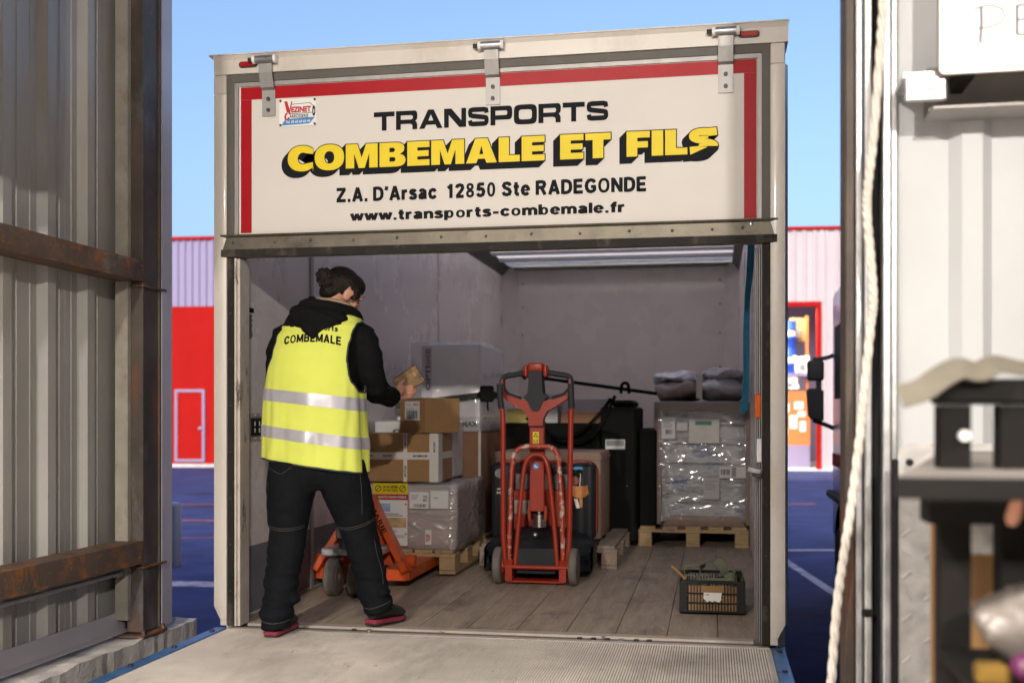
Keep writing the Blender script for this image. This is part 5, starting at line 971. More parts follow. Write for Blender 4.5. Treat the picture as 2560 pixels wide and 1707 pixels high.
# right hand: palm, four fingers closing under and round the carton's edge, thumb up its face
ball(bm, (.244, .572, 1.072), (.032, .040, .021), Euler((.25, -.55, -.25)).to_matrix(), 18)
for k, (a, l) in enumerate(((0, .9), (1, 1.0), (2, .95), (3, .78))):
    o = Vector((.246 + .004 * a, .60 + .0 * a, 1.044 + .0175 * a)); 
    p = [o + Vector((-.012, -.035, 0)), o + Vector((.018, -.004, .004)) * l, o + Vector((.052, .012, .010)) * l, o + Vector((.070, .036, .018)) * l, o + Vector((.068, .058, .024)) * l]
    loft(bm, [(q, r, r) for q, r in zip(p, (.0105, .0105, .0095, .0085, .0065))], 12)
loft(bm, [((.236, .560, 1.083), .013, .012), ((.243, .572, 1.106), .011, .010), ((.257, .590, 1.124), .0095, .009), ((.268, .602, 1.137), .007, .0065)], 12)
ball(bm, (-.035, .62, 1.095), (.03, .04, .02), None, 16)
for k in range(4):
    o = Vector((-.02, .63, 1.07 + .016 * k)); loft(bm, [(o, .0095, .0095), (o + Vector((.04, .02, .004)), .009, .009), (o + Vector((.085, .03, .006)), .008, .008), (o + Vector((.12, .035, .006)), .006, .006)], 10)
loft(bm, [((-.03, .60, 1.105), .012, .012), ((0, .60, 1.125), .010, .010), ((.03, .61, 1.135), .007, .007)], 10)
part(PE, 'body', m_skin, fuse(bm, .0042, 4, .4), 'all')
# facial colouring parts
for s in (-1, 1): bm = newbm(); hball(bm, (s * .034, .0810, .033), (.019, .004, .003), (0, s * -.15, 0)); part(PE, 'eyebrow', m_hair, bm, True)
m_eye = mat('eye_dark', (.05, .035, .03), .2, bump=0)
for s in (-1, 1): bm = newbm(); hball(bm, (s * .034, .0775, .012), (.008, .004, .0035)); part(PE, 'eye', m_eye, bm, True)
bm = newbm(); hball(bm, (0, .0955, -.057), (.019, .005, .005)); part(PE, 'lips', mat('lips', (.33, .12, .10), .45, bump=0), bm, True)
# hair
bm = newbm(); hball(bm, (0, -.022, .034), (.0815, .094, .086)); hball(bm, (0, -.055, -.02), (.060, .045, .055)); hball(bm, (0, .020, .072), (.066, .060, .046)); hball(bm, (.062, .028, .028), (.018, .03, .034)); hball(bm, (-.062, .028, .028), (.018, .03, .034))
tube(bm, [hp(.076, .030, .03), hp(.078, .034, .0), hp(.073, .036, -.024)], [.009, .007, .003], 8)
hm = fuse(bm, .005, 3, .4)
bdir = (Vector((-.050, .185, 1.590)) - HC).normalized(); bu, bv2 = frame(bdir)
for v in hm.vertices:
    d_ = v.co - HC; q_ = d_ - bdir * d_.dot(bdir); v.co += d_.normalized() * .0011 * math.sin(math.atan2(q_.dot(bu), q_.dot(bv2)) * 40 + 5 * noise.noise(v.co * 18))
HR = part(PE, 'hair', m_hair, hm, 'all')
bm = newbm(); bc = Vector((-.050, .185, 1.590))
for k in range(9):
    a = k * 2 * math.pi / 9; ball(bm, bc + Vector((.030 * math.cos(a), .012 * math.sin(2 * a), .028 * math.sin(a))), (.019 + .004 * rnd.random(), .018, .016 + .004 * rnd.random()), (a, a * .5, 0), 12)
ball(bm, bc, (.032, .026, .032), None, 14); ball(bm, bc + Vector((-.018, 0, -.026)), (.016, .014, .02), (0, .5, 0), 12); ball(bm, bc + Vector((.014, 0, .026)), (.014, .014, .016), None, 12); tube(bm, [bc, (.0, .215, 1.575)], [.028, .035], 10)
hm = fuse(bm, .004, 2, .3)
for v in hm.vertices: v.co += (v.co - bc).normalized() * .0022 * math.sin(v.co.x * 420 + v.co.z * 300 + 4 * noise.noise(v.co * 40))
part(HR, 'bun', m_hair, hm, 'all')
bm = newbm(); rr = random.Random(3)
for k in range(70):
    b0 = hp(rr.uniform(-.05, .06), -.075, rr.uniform(-.06, .0)) if k < 26 else (bc + Vector((rr.uniform(-.035, .03), -.01, rr.uniform(-.035, .035))) if k < 48 else hp(rr.uniform(.0, .075), rr.uniform(.03, .085), rr.uniform(.02, .085)))
    d = Vector((rr.uniform(-1, 1), rr.uniform(-.5, .3), rr.uniform(-1, .6))) * .018; tube(bm, [b0, b0 + d * .6 + Vector((0, 0, .003)), b0 + d], [.0007, .0006, .0003], 4)
o_ = part(HR, 'stray_hair', m_hair, bm); o_['kind'] = 'stuff'
# jacket with hood
bm = newbm(); loft(bm, [((t[3], t[4], t[0] + .03), t[1] - .022, t[2] - .022) for t in TOR[:-2]] + [((-.035, .225, 1.45), .075, .075)], 40)
loft(bm, [((.055, .200, 1.345), .066, .075), ((.112, .205, 1.315), .074, .078), ((.133, .215, 1.24), .070, .074), ((.146, .232, 1.16), .067, .068), ((.152, .265, 1.100), .069, .066), ((.168, .34, 1.072), .062, .058), ((.188, .42, 1.056), .054, .052), ((.205, .48, 1.05), .053, .052), ((.212, .515, 1.053), .046, .045)], 26)
ball(bm, (.165, .25, 1.135), (.055, .05, .03), (0, .6, 0), 16); ball(bm, (.175, .36, 1.095), (.045, .06, .025), (.1, .4, 0), 16)
loft(bm, [((-.18, .200, 1.345), .064, .072), ((-.245, .205, 1.315), .066, .07), ((-.278, .235, 1.23), .058, .062), ((-.292, .285, 1.15), .056, .058), ((-.27, .38, 1.10), .052, .052), ((-.17, .49, 1.08), .046, .046), ((-.10, .56, 1.085), .042, .042)], 24)
ball(bm, (-.300, .25, 1.19), (.042, .05, .024), None, 14); ball(bm, (-.306, .27, 1.145), (.036, .05, .02), None, 14)
jm = fuse(bm, .0065, 3, .45)
def puff(me, fn):
    NN = [v.normal.copy() for v in me.vertices]; CC = [v.co.copy() for v in me.vertices]; flatc = []
    for c, n in zip(CC, NN): flatc.extend(c + n * fn(c))
    me.vertices.foreach_set('co', flatc); me.update()
puff(jm, lambda c: noise.noise(Vector((c.x * 14, c.y * 9, c.z * 30))) * .008 if (c.x > .1 or c.x < -.24) else 0)
JT = part(PE, 'jacket', m_hood, jm, 'all')
bm = newbm(); ball(bm, (-.070, .118, 1.392), (.138, .058, .062), (0, .05, 0), 26)
loft(bm, [((-.068, .105, 1.405), .125, .050), ((-.086, .084, 1.365), .085, .040), ((-.088, .066, 1.338), .048, .030), ((-.084, .056, 1.315), .020, .016), ((-.080, .055, 1.298), .008, .008)], 26)
tube(bm, smooth_path([(-.16, .20, 1.44), (-.125, .145, 1.462), (-.06, .128, 1.455), (.01, .132, 1.445), (.062, .17, 1.43), (.082, .23, 1.41), (.075, .29, 1.39)], 6), .030, 14); ball(bm, (-.140, .165, 1.462), (.032, .034, .026), None, 16); ball(bm, (-.112, .172, 1.482), (.024, .03, .024), None, 14); ball(bm, (-.165, .14, 1.425), (.045, .045, .035), None, 16)
hm = fuse(bm, .0055, 5, .45)
puff(hm, lambda c: noise.noise(c * 11) * .004)
part(PE, 'hood', m_hood, hm, 'all')
bm = newbm(); tube(bm, smooth_path([(-.10, .178, 1.474), (-.05, .158, 1.476), (.01, .160, 1.466), (.05, .185, 1.452)], 6), .022, 12); part(PE, 'hood_lining', m_beige, jitter(bm, .004, 40), 'all')
# trousers
bm = newbm(); loft(bm, [((-.092, .165, .86), .19, .135), ((-.09, .16, .78), .205, .148), ((-.085, .155, .70), .208, .15), ((-.08, .15, .645), .175, .13), ((-.078, .15, .625), .12, .10)], 36)
loft(bm, [((-.185, .13, .74), .112, .135), ((-.198, .118, .62), .110, .125), ((-.208, .108, .50), .094, .106), ((-.206, .104, .44), .084, .092), ((-.214, .076, .34), .080, .086), ((-.222, .045, .25), .076, .082), ((-.230, .012, .15), .071, .078), ((-.235, -.010, .085), .069, .078), ((-.234, -.018, .045), .066, .076), ((-.233, -.02, .030), .062, .073)], 28)
loft(bm, [((.020, .140, .74), .115, .135), ((.050, .150, .62), .110, .125), ((.085, .180, .50), .094, .106), ((.098, .190, .44), .084, .093), ((.126, .180, .34), .080, .087), ((.150, .170, .25), .075, .082), ((.174, .160, .16), .070, .078), ((.188, .160, .105), .068, .076), ((.194, .160, .075), .063, .073)], 28)
ball(bm, (-.168, .02, .155), (.035, .05, .03), None, 14); ball(bm, (.225, .14, .165), (.03, .05, .022), (0, .4, 0), 14); ball(bm, (-.255, .03, .20), (.03, .05, .02), None, 12)
tm = fuse(bm, .0065, 4, .45)
def crease(c):
    z = c.z; w = min(1.25, max(.25, (.48 - z) / .22)); return (noise.noise(Vector((c.x * 5, c.y * 5, z * 26))) * .011 + noise.noise(Vector((c.x * 11, c.y * 11, z * 44 + 3))) * .005) * w
puff(tm, crease)
TR = part(PE, 'trousers', m_jean, tm, 'all')
bvT = BVHTree.FromPolygons([v.co.copy() for v in tm.vertices], [tuple(p.vertices) for p in tm.polygons])
def seam(parent, name, m, pts, r=.0009, bv=bvT, n=10):
    P = []
    for q in smooth_path([(x, 0, z) for x, z in pts], n):
        h = bv.ray_cast(Vector((q.x, -1, q.z)), Vector((0, 1, 0)))
        if h[0]: P.append(h[0] + Vector((0, -.0008, 0)))
    if len(P) > 2: part(parent, name, m, tube(newbm(), P, r, 5), True)
for dz in (0, .009): seam(TR, 'knee_seam', m_thread, [(-.288, .462 + dz), (-.25, .456 + dz), (-.2, .452 + dz), (-.15, .458 + dz), (-.125, .464 + dz)]); seam(TR, 'knee_seam', m_thread, [(.010, .452 + dz), (.05, .448 + dz), (.10, .455 + dz), (.15, .472 + dz), (.175, .486 + dz)])
seam(TR, 'side_seam', m_thread, [(.122, .70), (.128, .64), (.130, .57), (.128, .52)]); seam(TR, 'side_seam', m_thread, [(.178, .40), (.192, .33), (.212, .26), (.218, .20)]); seam(TR, 'side_seam', m_thread, [(-.290, .66), (-.296, .58), (-.288, .50)])
seam(TR, 'pocket_seam', m_thread, [(-.30, .735), (-.25, .715), (-.215, .705), (-.17, .735)]); seam(TR, 'hem_seam', m_thread, [(-.296, .070), (-.25, .062), (-.2, .064), (-.172, .070)], .0012); seam(TR, 'hem_seam', m_thread, [(.135, .095), (.17, .096), (.21, .108), (.25, .122)], .0012)
# shoes
def shoe(o, ang, pitch):
    M_ = Matrix.Translation(o) @ Euler((pitch, 0, ang)).to_matrix().to_4x4() @ Matrix.Diagonal((.97, .93, 1, 1))
    prof = [(-.125, .030), (-.11, .038), (-.06, .038), (0, .037), (.06, .045), (.10, .044), (.135, .032), (.150, .012)]
    bm = newbm(); poly = [(w, y) for y, w in prof] + [(-w, y) for y, w in prof[::-1]]; prism(bm, poly, 'z', .003, .020); bmesh.ops.bevel(bm, geom=bm.edges[:], offset=.004, segments=2, affect='EDGES'); bm.transform(M_); S = part(PE, 'shoe', m_shoe, None or bm) if 0 else None
    sole = bm
    up_ = newbm(); loft(up_, [((0, -.118, .045), .028, .022, (0, 1, 0)), ((0, -.10, .060), .036, .042, (0, 1, 0)), ((0, -.05, .066), .037, .052, (0, 1, 0)), ((0, 0, .058), .037, .042, (0, 1, 0)), ((0, .06, .046), .042, .030, (0, 1, 0)), ((0, .11, .040), .040, .024, (0, 1, 0)), ((0, .140, .034), .026, .015, (0, 1, 0))], 20)
    loft(up_, [((0, -.065, .06), .036, .048), ((0, -.068, .10), .035, .046), ((0, -.07, .125), .037, .047)], 20)
    me = fuse(up_, .005, 3); me.transform(M_); S = part(PE, 'shoe', m_shoe, me, 'all'); part(S, 'sole', m_sole, sole, True)
    bm = newbm(); prism(bm, [(x * .94, y * .97) for x, y in poly], 'z', -.004, .0015); bm.transform(M_); part(S, 'tread', m_shoe, bm)
    bm = newbm()
    for k in range(4): tube(bm, smooth_path([M_ @ Vector((-.030, -.005 + .026 * k, .078 - .011 * k)), M_ @ Vector((0, -.002 + .026 * k, .100 - .015 * k)), M_ @ Vector((.030, -.005 + .026 * k, .078 - .011 * k))], 4), .0025, 6)
    part(S, 'laces', m_grey, bm, True)
shoe((-.225, .040, .004), R(-12), R(0)); shoe((.215, .225, .012), R(-30), R(-3))
# vest
def keep(z, c, s):
    if abs(c) > ucut(z): return False
    if z > 1.43: return False
    if s > .80 and abs(c) < .12 + max(0, (z - .9)) * .25: return False          # open front
    return True
vb = tgrid(.735, 1.437, 84, 132, .010, keep)
for _ in range(3):
    bd = [v for v in vb.verts if any(e.is_boundary for e in v.link_edges)]
    new = {}
    for v in bd:
        nb = [e.other_vert(v) for e in v.link_edges if e.is_boundary]
        if len(nb) == 2: new[v] = v.co * .5 + (nb[0].co + nb[1].co) * .25
    for v, c in new.items(): v.co = c
edges = [e for e in vb.edges if e.is_boundary]; adj = {}
for e in edges:
    for a, b in ((e.verts[0], e.verts[1]), (e.verts[1], e.verts[0])): adj.setdefault(a.index if 0 else a, []).append(b)
loops = []; seen = set()
for v0 in list(adj):
    if v0 in seen: continue
    loop = [v0]; seen.add(v0); cur = v0
    while True:
        nx = [w for w in adj[cur] if w not in seen]
        if not nx: break
        cur = nx[0]; seen.add(cur); loop.append(cur)
    if len(loop) > 12: loops.append([v.co.copy() for v in loop])
vm = bpy.data.meshes.new('vest'); bmesh.ops.recalc_face_normals(vb, faces=vb.faces); vb.to_mesh(vm); vb.free()
VE = part(PE, 'vest', m_vest, vm, 'all'); so = VE.modifiers.new('thickness', 'SOLIDIFY'); so.thickness = .0025; so.offset = 1
bvV = BVHTree.FromPolygons([v.co.copy() for v in vm.vertices], [tuple(p.vertices) for p in vm.polygons])
for lp in loops: part(VE, 'piping', m_pipe, tube(newbm(), lp, .0048, 8, True), True)
for z0, z1 in ((.838, .890), (1.005, 1.060)):
    part(VE, 'reflective_band', m_refl, tgrid(z0, z1, 8, 132, .0145, lambda z, c, s: keep(z, c, s)), 'all')
def vtext(s, x0, x1, z0, z1, bend=0, slope=0, bold=.03):
    t = sans_bm(s, x0, x1, z0, z1 - z0, 0, .23, .1)
    bmesh.ops.triangulate(t, faces=t.faces); 
    for _ in range(2): bmesh.ops.subdivide_edges(t, edges=[e for e in t.edges if e.calc_length() > .008], cuts=1)
    xm = (x0 + x1) / 2; hw = (x1 - x0) / 2
    for v in t.verts:
        z = v.co.z - bend * ((v.co.x - xm) / hw) ** 2 + slope * (v.co.x - xm)
        h = bvV.ray_cast(Vector((v.co.x, -1, z)), Vector((0, 1, 0))); v.co = Vector((v.co.x, (h[0].y if h[0] else .05) - .0042 + v.co.y, z))
    part(VE, 'lettering', m_black, t)
vtext('COMBEMALE', -.222, .042, 1.288, 1.325, .014, -.02, .055); vtext('transports', -.140, .024, 1.342, 1.366, .004, -.05, .055)
# the carton in her hands
HB = thing('small_carton', 'small mottled golden brown carton held tilted in the right hand', 'carton', (0, 0, 0))
HB.location = PE.matrix_basis @ Vector((.287, .645, 1.132)) if 0 else Vector((PX, PY, F)) + Euler((0, 0, YAW)).to_matrix() @ Vector((.287, .650, 1.138)); HB.rotation_euler = (R(8), R(-33), YAW)
m_mott = mat('mottled_gold_print', (.19, .105, .03), .5, var=.3, vs_=18, bump=.1, dirt=[((.07, .04, .015), .48, .6, 26, (1, 1, 1)), ((.5, .32, .11), .58, .68, 20, (1, 1, 1))])
part(HB, 'carton_body', m_mott, bx(newbm(), -.068, .068, -.045, .055, -.046, .046, .004)); part(HB, 'lid', m_mott, bx(newbm(), -.0695, .0695, -.0465, .0565, .030, .0475, .002))
# ------------------------------------------------------------------ building across the yard
BD = thing('red_and_white_building', 'long industrial building with red base and pale ribbed cladding across the yard', 'building', (-17.29, 30.39, 0), R(4.69))
H = 7.88
m_bwhite_lit = mat('lit_building_cladding', (.44, .385, .40), .6, var=.04, vs_=.5, bump=.01, spec=.1)  # lit copy of the pale cladding; brighter doorway-side light is put into its colour
def ribbed(parent, name, m, s0, s1, z0, z1, pitch, y=0):
    bm = newbm(); prof = []; s = s0
    while s < s1 - 1e-6: e = min(s + pitch, s1); prof += [(s, 0), (s + pitch * .55, 0), (s + pitch * .65, .05), (min(s + pitch * .9, s1), .05)]; s += pitch
    prof.append((s1, 0)); A = [bm.verts.new((p, y - d, z0)) for p, d in prof]; B_ = [bm.verts.new((p, y - d, z1)) for p, d in prof]
    for i in range(len(prof) - 1): bm.faces.new((A[i], A[i + 1], B_[i + 1], B_[i]))
    return part(parent, name, m, bm)
s = -14.0
while s < 44:
    e = s + 2.0
    if e <= 12.01:
        ribbed(BD, 'cladding_panel', m_bwhite, s, e, 5.5, H - .1, .25); part(BD, 'red_base_panel', m_bred, bx(newbm(), s + .003, e - .003, -.03, .1, .12, 5.495))
    elif s >= 17.7 and e <= 21.75: ribbed(BD, 'cladding_panel', m_bwhite_lit, s, e, 5.45, H - .1, .33)
    elif s >= 19 and s < 21.75: ribbed(BD, 'cladding_panel', m_bwhite_lit, s, 21.73, 5.45, H - .1, .33); ribbed(BD, 'cladding_panel', m_bwhite_lit, 21.73, e, .1, H - .1, .33)
    else: ribbed(BD, 'cladding_panel', m_bwhite_lit, s, e, .1, H - .1, .33)
    s = e
part(BD, 'plinth', m_concrete, bx(newbm(), -14, 17.6, -.05, .2, 0, .119)); part(BD, 'plinth', m_concrete, bx(newbm(), 21.8, 44, -.05, .2, 0, .119))
part(BD, 'roof_trim', m_bred, bx(newbm(), -14, 44, -.09, .1, H - .105, H)); part(BD, 'roof', m_bwhite, bx(newbm(), -14, 44, .1, 25, H - .3, H - .15))
part(BD, 'inner_back_wall', m_bwhite, bx(newbm(), 12, 30, 6, 6.1, 0, H - .31)); part(BD, 'inner_floor', mat('pale_bay_floor', (.55, .53, .5), .6, var=.1), bx(newbm(), 14, 26, -.6, 6, .004, .03))
DR = part(BD, 'door', m_bred, bx(newbm(), .20, 1.12, -.06, -.031, .2, 2.58))
for a in ((.13, .22, .19, 2.66), (1.10, 1.19, .19, 2.66), (.2205, 1.0995, 2.57, 2.659), (.2205, 1.0995, .19, .28)): part(DR, 'door_frame', m_bwhite, bx(newbm(), a[0], a[1], -.09, -.0605, a[2], a[3]))
part(DR, 'door_handle', m_bwhite, bx(newbm(), .98, 1.12, -.14, -.091, 1.28, 1.38, .02))
for a in ((21.64, 21.77, .03, 5.45), (17.6, 21.6395, 5.30, 5.45), (17.6, 17.73, .03, 5.2995)): part(BD, 'opening_frame', m_bred, bx(newbm(), a[0], a[1], -.12, .12, a[2], a[3]))
def bpt(s_, y_, z_): return BD.location + Euler((0, 0, R(4.69))).to_matrix() @ Vector((s_, y_, z_))
RZ = R(4.69)
RK = thing('orange_shelving', 'orange shelving bay seen through the far doorway', 'shelving', bpt(20.6, 1.2, .03), RZ)
m_or = mat('orange_panel', (.62, .16, .035), .5, var=.08)
part(RK, 'front_panel', m_or, bx(newbm(), -1.4, 1.02, -.05, 0, .75, 2.55)); part(RK, 'base', m_bwhite, bx(newbm(), -1.4, 1.02, -.045, .9, 0, .749))
for x0, z0, w, h in ((.12, 1.85, .22, .3), (.35, 1.3, .25, .45), (.68, 1.2, .2, .35), (.5, 1.95, .3, .25), (.1, 1.1, .18, .2), (.62, 1.7, .25, .18)): part(RK, 'paper_sheet', m_paper, bx(newbm(), x0, x0 + w, -.06, -.051, z0, z0 + h))
part(RK, 'shelf', m_bwhite, bx(newbm(), -1.4, 1.02, -.05, .9, 3.05, 3.15)); part(RK, 'shelf', mat('dark_shelf', (.08, .07, .06), .6), bx(newbm(), -1.4, 1.02, .0, .9, 2.551, 2.62))
for x in (-1.4, .94): part(RK, 'upright', m_or, bx(newbm(), x, x + .08, .3, .38, 2.62, 5.1))
m_drum = mat('blue_drum', (.015, .07, .42), .35, var=.06, coat=.2)
for k, lab in enumerate(('lower blue drum on the far shelf', 'upper blue drum stacked in the far doorway')):
    t = thing('blue_drum', lab, 'drum', bpt(20.95, 1.55, 3.18 + k * .90), RZ, 'blue drums in the far doorway'); bm = newbm(); loft(bm, [((0, 0, 0), .28, .28), ((0, 0, .28), .29, .29), ((0, 0, .30), .30, .30), ((0, 0, .32), .29, .29), ((0, 0, .58), .29, .29), ((0, 0, .6), .30, .30), ((0, 0, .62), .29, .29), ((0, 0, .88), .28, .28)], 28); part(t, 'drum_body', m_drum, bm, True)
    bm = newbm(); loft(bm, [((0, 0, .36), .294, .294), ((0, 0, .55), .294, .294)], 28, False); part(t, 'label_band', m_paper, bm, True)
for nm, lab, x, y, z, sz, m_ in (('brown_carton', 'brown carton behind the blue drums in the far doorway', 21.35, 2.2, 4.3, (.5, .5, .8), m_card), ('white_sack', 'white sack on the far shelf beside the blue drums', 21.38, 1.5, 3.2, (.5, .5, .55), m_paper), ('white_reel', 'round white reel below the far shelf', 20.95, 1.35, 2.66, (.55, .4, .38), m_paper)):
    t = thing(nm, lab, nm.split('_')[1], bpt(x, y, z), RZ); bm = gridbox(-sz[0] / 2, sz[0] / 2, -sz[1] / 2, sz[1] / 2, 0, sz[2], 5)
    if nm != 'brown_carton': jitter(bm, .09, 4, 3)
    part(t, 'body', m_, bm, nm != 'brown_carton')
    part(t, 'band', m_grey, bx(newbm(), -.08, .08, -sz[1] / 2 - .06, -sz[1] / 2 - .01, .1, sz[2] * .5))
bl = thing('bay_lamp', 'strip lamp under the roof inside the far doorway', 'lamp', bpt(20.4, 1.0, 6.2), RZ)
part(bl, 'housing', m_bwhite, bx(newbm(), -.8, .8, -.1, .1, .03, .12)); part(bl, 'tube', mat('lamp_tube', (.9, .9, .9), .5, emit=(1, .9, .8, 10), bump=0), bx(newbm(), -.75, .75, -.05, .05, -.02, .028)); part(bl, 'hanger', m_galv, bx(newbm(), -.02, .02, -.02, .02, .121, 1.4))
d = bpy.data.lights.new('bay_light', 'AREA'); d.shape = 'RECTANGLE'; d.size = 1.5; d.size_y = .1; d.energy = 300; d.color = (1, .88, .74); o = bpy.data.objects.new('bay_light', d); link(o, bl); o.location = (0, 0, -.05); o.rotation_euler = (R(-12), 0, 0)
# ------------------------------------------------------------------ neighbouring blue truck
NT = thing('blue_truck', 'dark blue truck parked to the right with tall black mirrors', 'truck', (3.45, 4.0, 0))
m_nb = mat('dark_blue_paint', (.015, .04, .19), .3, var=.1, coat=.3)
part(NT, 'cargo_box', m_nb, bx(newbm(), -1.30, 1.25, -4.2, .75, .9, 3.6, .02)); CBn = part(NT, 'cab', m_nb, bx(newbm(), -1.31, 1.22, .9, 2.72, .55, 3.05, .10, seg=3), True)
part(CBn, 'side_window', m_dim, bx(newbm(), -1.318, -1.309, 1.6, 2.4, 1.95, 2.65, .004)); part(CBn, 'door_handle', m_dim, bx(newbm(), -1.34, -1.311, 1.5, 1.65, 1.65, 1.70, .006)); part(CBn, 'step', m_chassis, bx(newbm(), -1.34, -1.0, 1.3, 1.9, .30, .549, .02)); part(CBn, 'red_stripe', m_bred, bx(newbm(), -1.319, -1.309, 1.4, 2.6, 1.30, 1.42))
for y in (2.0, -2.6):
    for sx in (-1, 1):
        bm = newbm(); cyl(bm, (sx * .92, y, .48), (sx * 1.31, y, .48), .48, 26); w_ = part(NT, 'wheel', m_tyre, bm, True); bm = newbm(); cyl(bm, (sx * 1.311, y, .48), (sx * 1.325, y, .48), .25, 18); part(w_, 'rim', m_dim, bm)
part(NT, 'chassis', m_chassis, bx(newbm(), -.5, .5, -4, 2.4, .5, .88)); part(NT, 'mudguard', m_chassis, bx(newbm(), -1.36, -.9, 1.4, 2.78, .97, 1.05, .02))
MI = part(NT, 'mirror_arm', m_chassis, tube(newbm(), smooth_path([(-1.2, 2.62, 2.50), (-1.26, 2.66, 2.42), (-1.35, 2.66, 2.37), (-1.50, 2.66, 2.345)], 5), .022, 8), True)
part(MI, 'upper_mirror', m_chassis, bx(newbm(), -1.555, -1.395, 2.58, 2.70, 2.135, 2.34, .03, seg=3), True); part(MI, 'mirror_neck', m_chassis, bx(newbm(), -1.47, -1.42, 2.60, 2.66, 2.06, 2.136))
bm = newbm(); prism(bm, [(-1.565, 2.06), (-1.40, 2.06), (-1.40, 1.72), (-1.545, 1.76)], 'y', 2.57, 2.70); bmesh.ops.bevel(bm, geom=bm.edges[:], offset=.02, segments=3, affect='EDGES'); part(MI, 'lower_mirror', m_chassis, bm, True)
part(MI, 'lower_arm', m_chassis, tube(newbm(), [(-1.50, 2.64, 1.745), (-1.38, 2.64, 1.70), (-1.29, 2.64, 1.66), (-1.21, 2.62, 1.655)], .022, 8), True)
# ------------------------------------------------------------------ blurred black rack at the right front
RKf = thing('black_steel_rack', 'blurred black steel rack with a grey ledge in the right foreground', 'rack', (1.4, -2.85, .30)); RKf.location = (0, 0, 0)
m_bs = mat('black_steel', (.010, .009, .0085), .7, 0, spec=.15, var=.2, vs_=6, bump=.05)
m_ledge = mat('dusty_grey_ledge', (.25, .23, .21), .7, var=.15, vs_=6, bump=.05)
bm = newbm(); prism(bm, [(1.217, -3.13), (1.56, -1.72), (2.3, -1.72), (2.3, -3.13)], 'z', 1.6915, 1.7145); part(RKf, 'ledge', m_ledge, bm)
bm = newbm(); prism(bm, [(1.214, -3.134), (1.217, -3.1305), (2.3, -3.1305), (2.3, -3.134)], 'z', 1.685, 1.7148); part(RKf, 'ledge_edge', m_bs, bm)
for x0, x1 in ((1.322, 1.368), (1.412, 1.456), (1.9, 1.95)):
    part(RKf, 'upright', m_bs, bx(newbm(), x0, x1, -2.87, -2.82, 1.715, 1.815)); part(RKf, 'upright', m_bs, bx(newbm(), x0, x1, -2.87, -2.82, .30, 1.691))
part(RKf, 'top_bar', m_bs, bx(newbm(), 1.318, 2.0, -2.885, -2.80, 1.816, 1.856, .008, seg=2)); part(RKf, 'round_knob', m_paper, cyl(newbm(), (1.356, -2.871, 1.767), (1.356, -2.885, 1.767), .009, 14)); part(RKf, 'under_rail', m_bs, bx(newbm(), 1.30, 2.0, -2.90, -2.82, 1.630, 1.685)); part(RKf, 'low_tray', m_bs, bx(newbm(), 1.315, 2.1, -3.16, -2.875, 1.418, 1.434))
bm = newbm(); P = smooth_path([(1.252, -2.92, 1.828), (1.285, -2.92, 1.838), (1.315, -2.91, 1.858), (1.345, -2.90, 1.872), (1.372, -2.90, 1.866), (1.40, -2.89, 1.878), (1.44, -2.88, 1.872), (1.50, -2.87, 1.863)], 6); ribbon(bm, P, .044, .003, [(0, .55 + .02 * i / len(P), .8 - .5 * i / len(P)) for i in range(len(P))]); tag(part(None, 'webbing_strap', mat('khaki_webbing', (.15, .135, .105), .75, var=.1, vs_=30, bump=.2, bs=300), bm, True), 'khaki webbing strap draped over the black rack in the right foreground', 'strap')
TP = thing('tread_plate', 'silver tread plate leaning behind the black rack', 'metal plate', (1.45, -1.97, .3))
m_tread = mat('tread_plate_metal', (.42, .41, .40), .45, .6, var=.12, vs_=24, bump=.08, bs=70, rvar=.1)
bm = newbm(); prism(bm, rrect(-.05, .50, 0, 1.432, .03), 'y', 0, .004); part(TP, 'plate', m_tread, bm)
bm = newbm()
for i in range(9):
    for j in range(24):
        a = .7 if (i + j) % 2 else -.7; bx(bm, -.03 + i * .05 - .013, -.03 + i * .05 + .013, -.0025, .001, .22 + j * .05 - .003, .22 + j * .05 + .003, .001, rot=(0, a, 0))
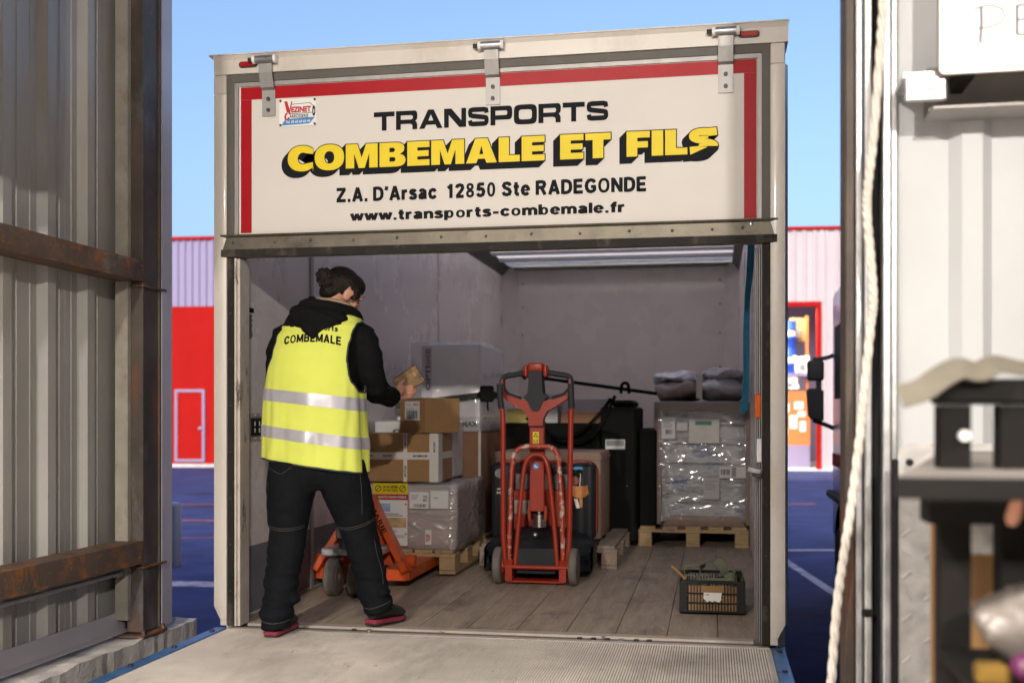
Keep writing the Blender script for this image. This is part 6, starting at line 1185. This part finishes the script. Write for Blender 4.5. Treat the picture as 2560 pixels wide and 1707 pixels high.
o = part(TP, 'tread_bars', m_tread, bm); o['kind'] = 'stuff'
part(TP, 'corner_hole', m_chassis, cyl(newbm(), (-.024, -.003, 1.387), (-.024, .0, 1.387), .009, 14)); part(TP, 'edge_strip', m_bs, bx(newbm(), -.063, -.0505, -.01, .012, 0, 1.395, .003))
pk = thing('wooden_plank', 'narrow wooden plank standing beside the black rack leg', 'plank', (1.385, -2.5, .30)); part(pk, 'board', m_tan, bx(newbm(), -.008, .012, -.05, .01, 0, 1.32, .002))
cb = thing('brown_cardboard', 'brown cardboard sheet behind the plastic bag in the right foreground', 'cardboard', (1.50, -2.70, .30)); part(cb, 'sheet', m_card, bx(newbm(), -.12, .25, 0, .006, 0, 1.26, .001)); part(cb, 'fold', m_card, bx(newbm(), -.09, .25, .0065, .05, 0, .006))
bm = newbm(); ball(bm, (1.415, -2.995, 1.499), (.068, .055, .062), None, 26); jitter(bm, .022, 16, 4); jitter(bm, .010, 45, 2); tag(part(None, 'plastic_bag', mat('milky_plastic', (.17, .15, .135), .3, var=.2, vs_=8, bump=.5, bs=30), bm, 'all'), 'crumpled milky plastic bag on the low tray of the black rack', 'bag')
bm = newbm(); bx(bm, 1.322, 1.362, -3.13, -3.09, 1.4345, 1.462, .005); tag(part(None, 'yellow_block', mat('yellow_plastic', (.16, .09, .01), .4), jitter(bm, .003, 20)), 'small yellow block on the low tray of the black rack', 'block')
bm = newbm(); ball(bm, (1.385, -3.105, 1.456), (.02, .02, .021), None, 14); tag(part(None, 'pink_ball', mat('pink_plastic', (.10, .018, .065), .4), jitter(bm, .003, 30), True), 'small pink lump next to the yellow block on the tray', 'ball')
bm = newbm(); loft(bm, [((1.409, -2.99, 1.6905), .004, .004), ((1.407, -2.99, 1.682), .008, .008), ((1.403, -2.99, 1.665), .010, .010), ((1.399, -2.99, 1.648), .011, .011), ((1.397, -2.99, 1.638), .006, .006)], 14); tag(part(None, 'tool_handle', mat('salmon_handle', (.62, .30, .19), .5, var=.1), bm, True), 'salmon coloured tool handle hanging from the grey ledge', 'handle')
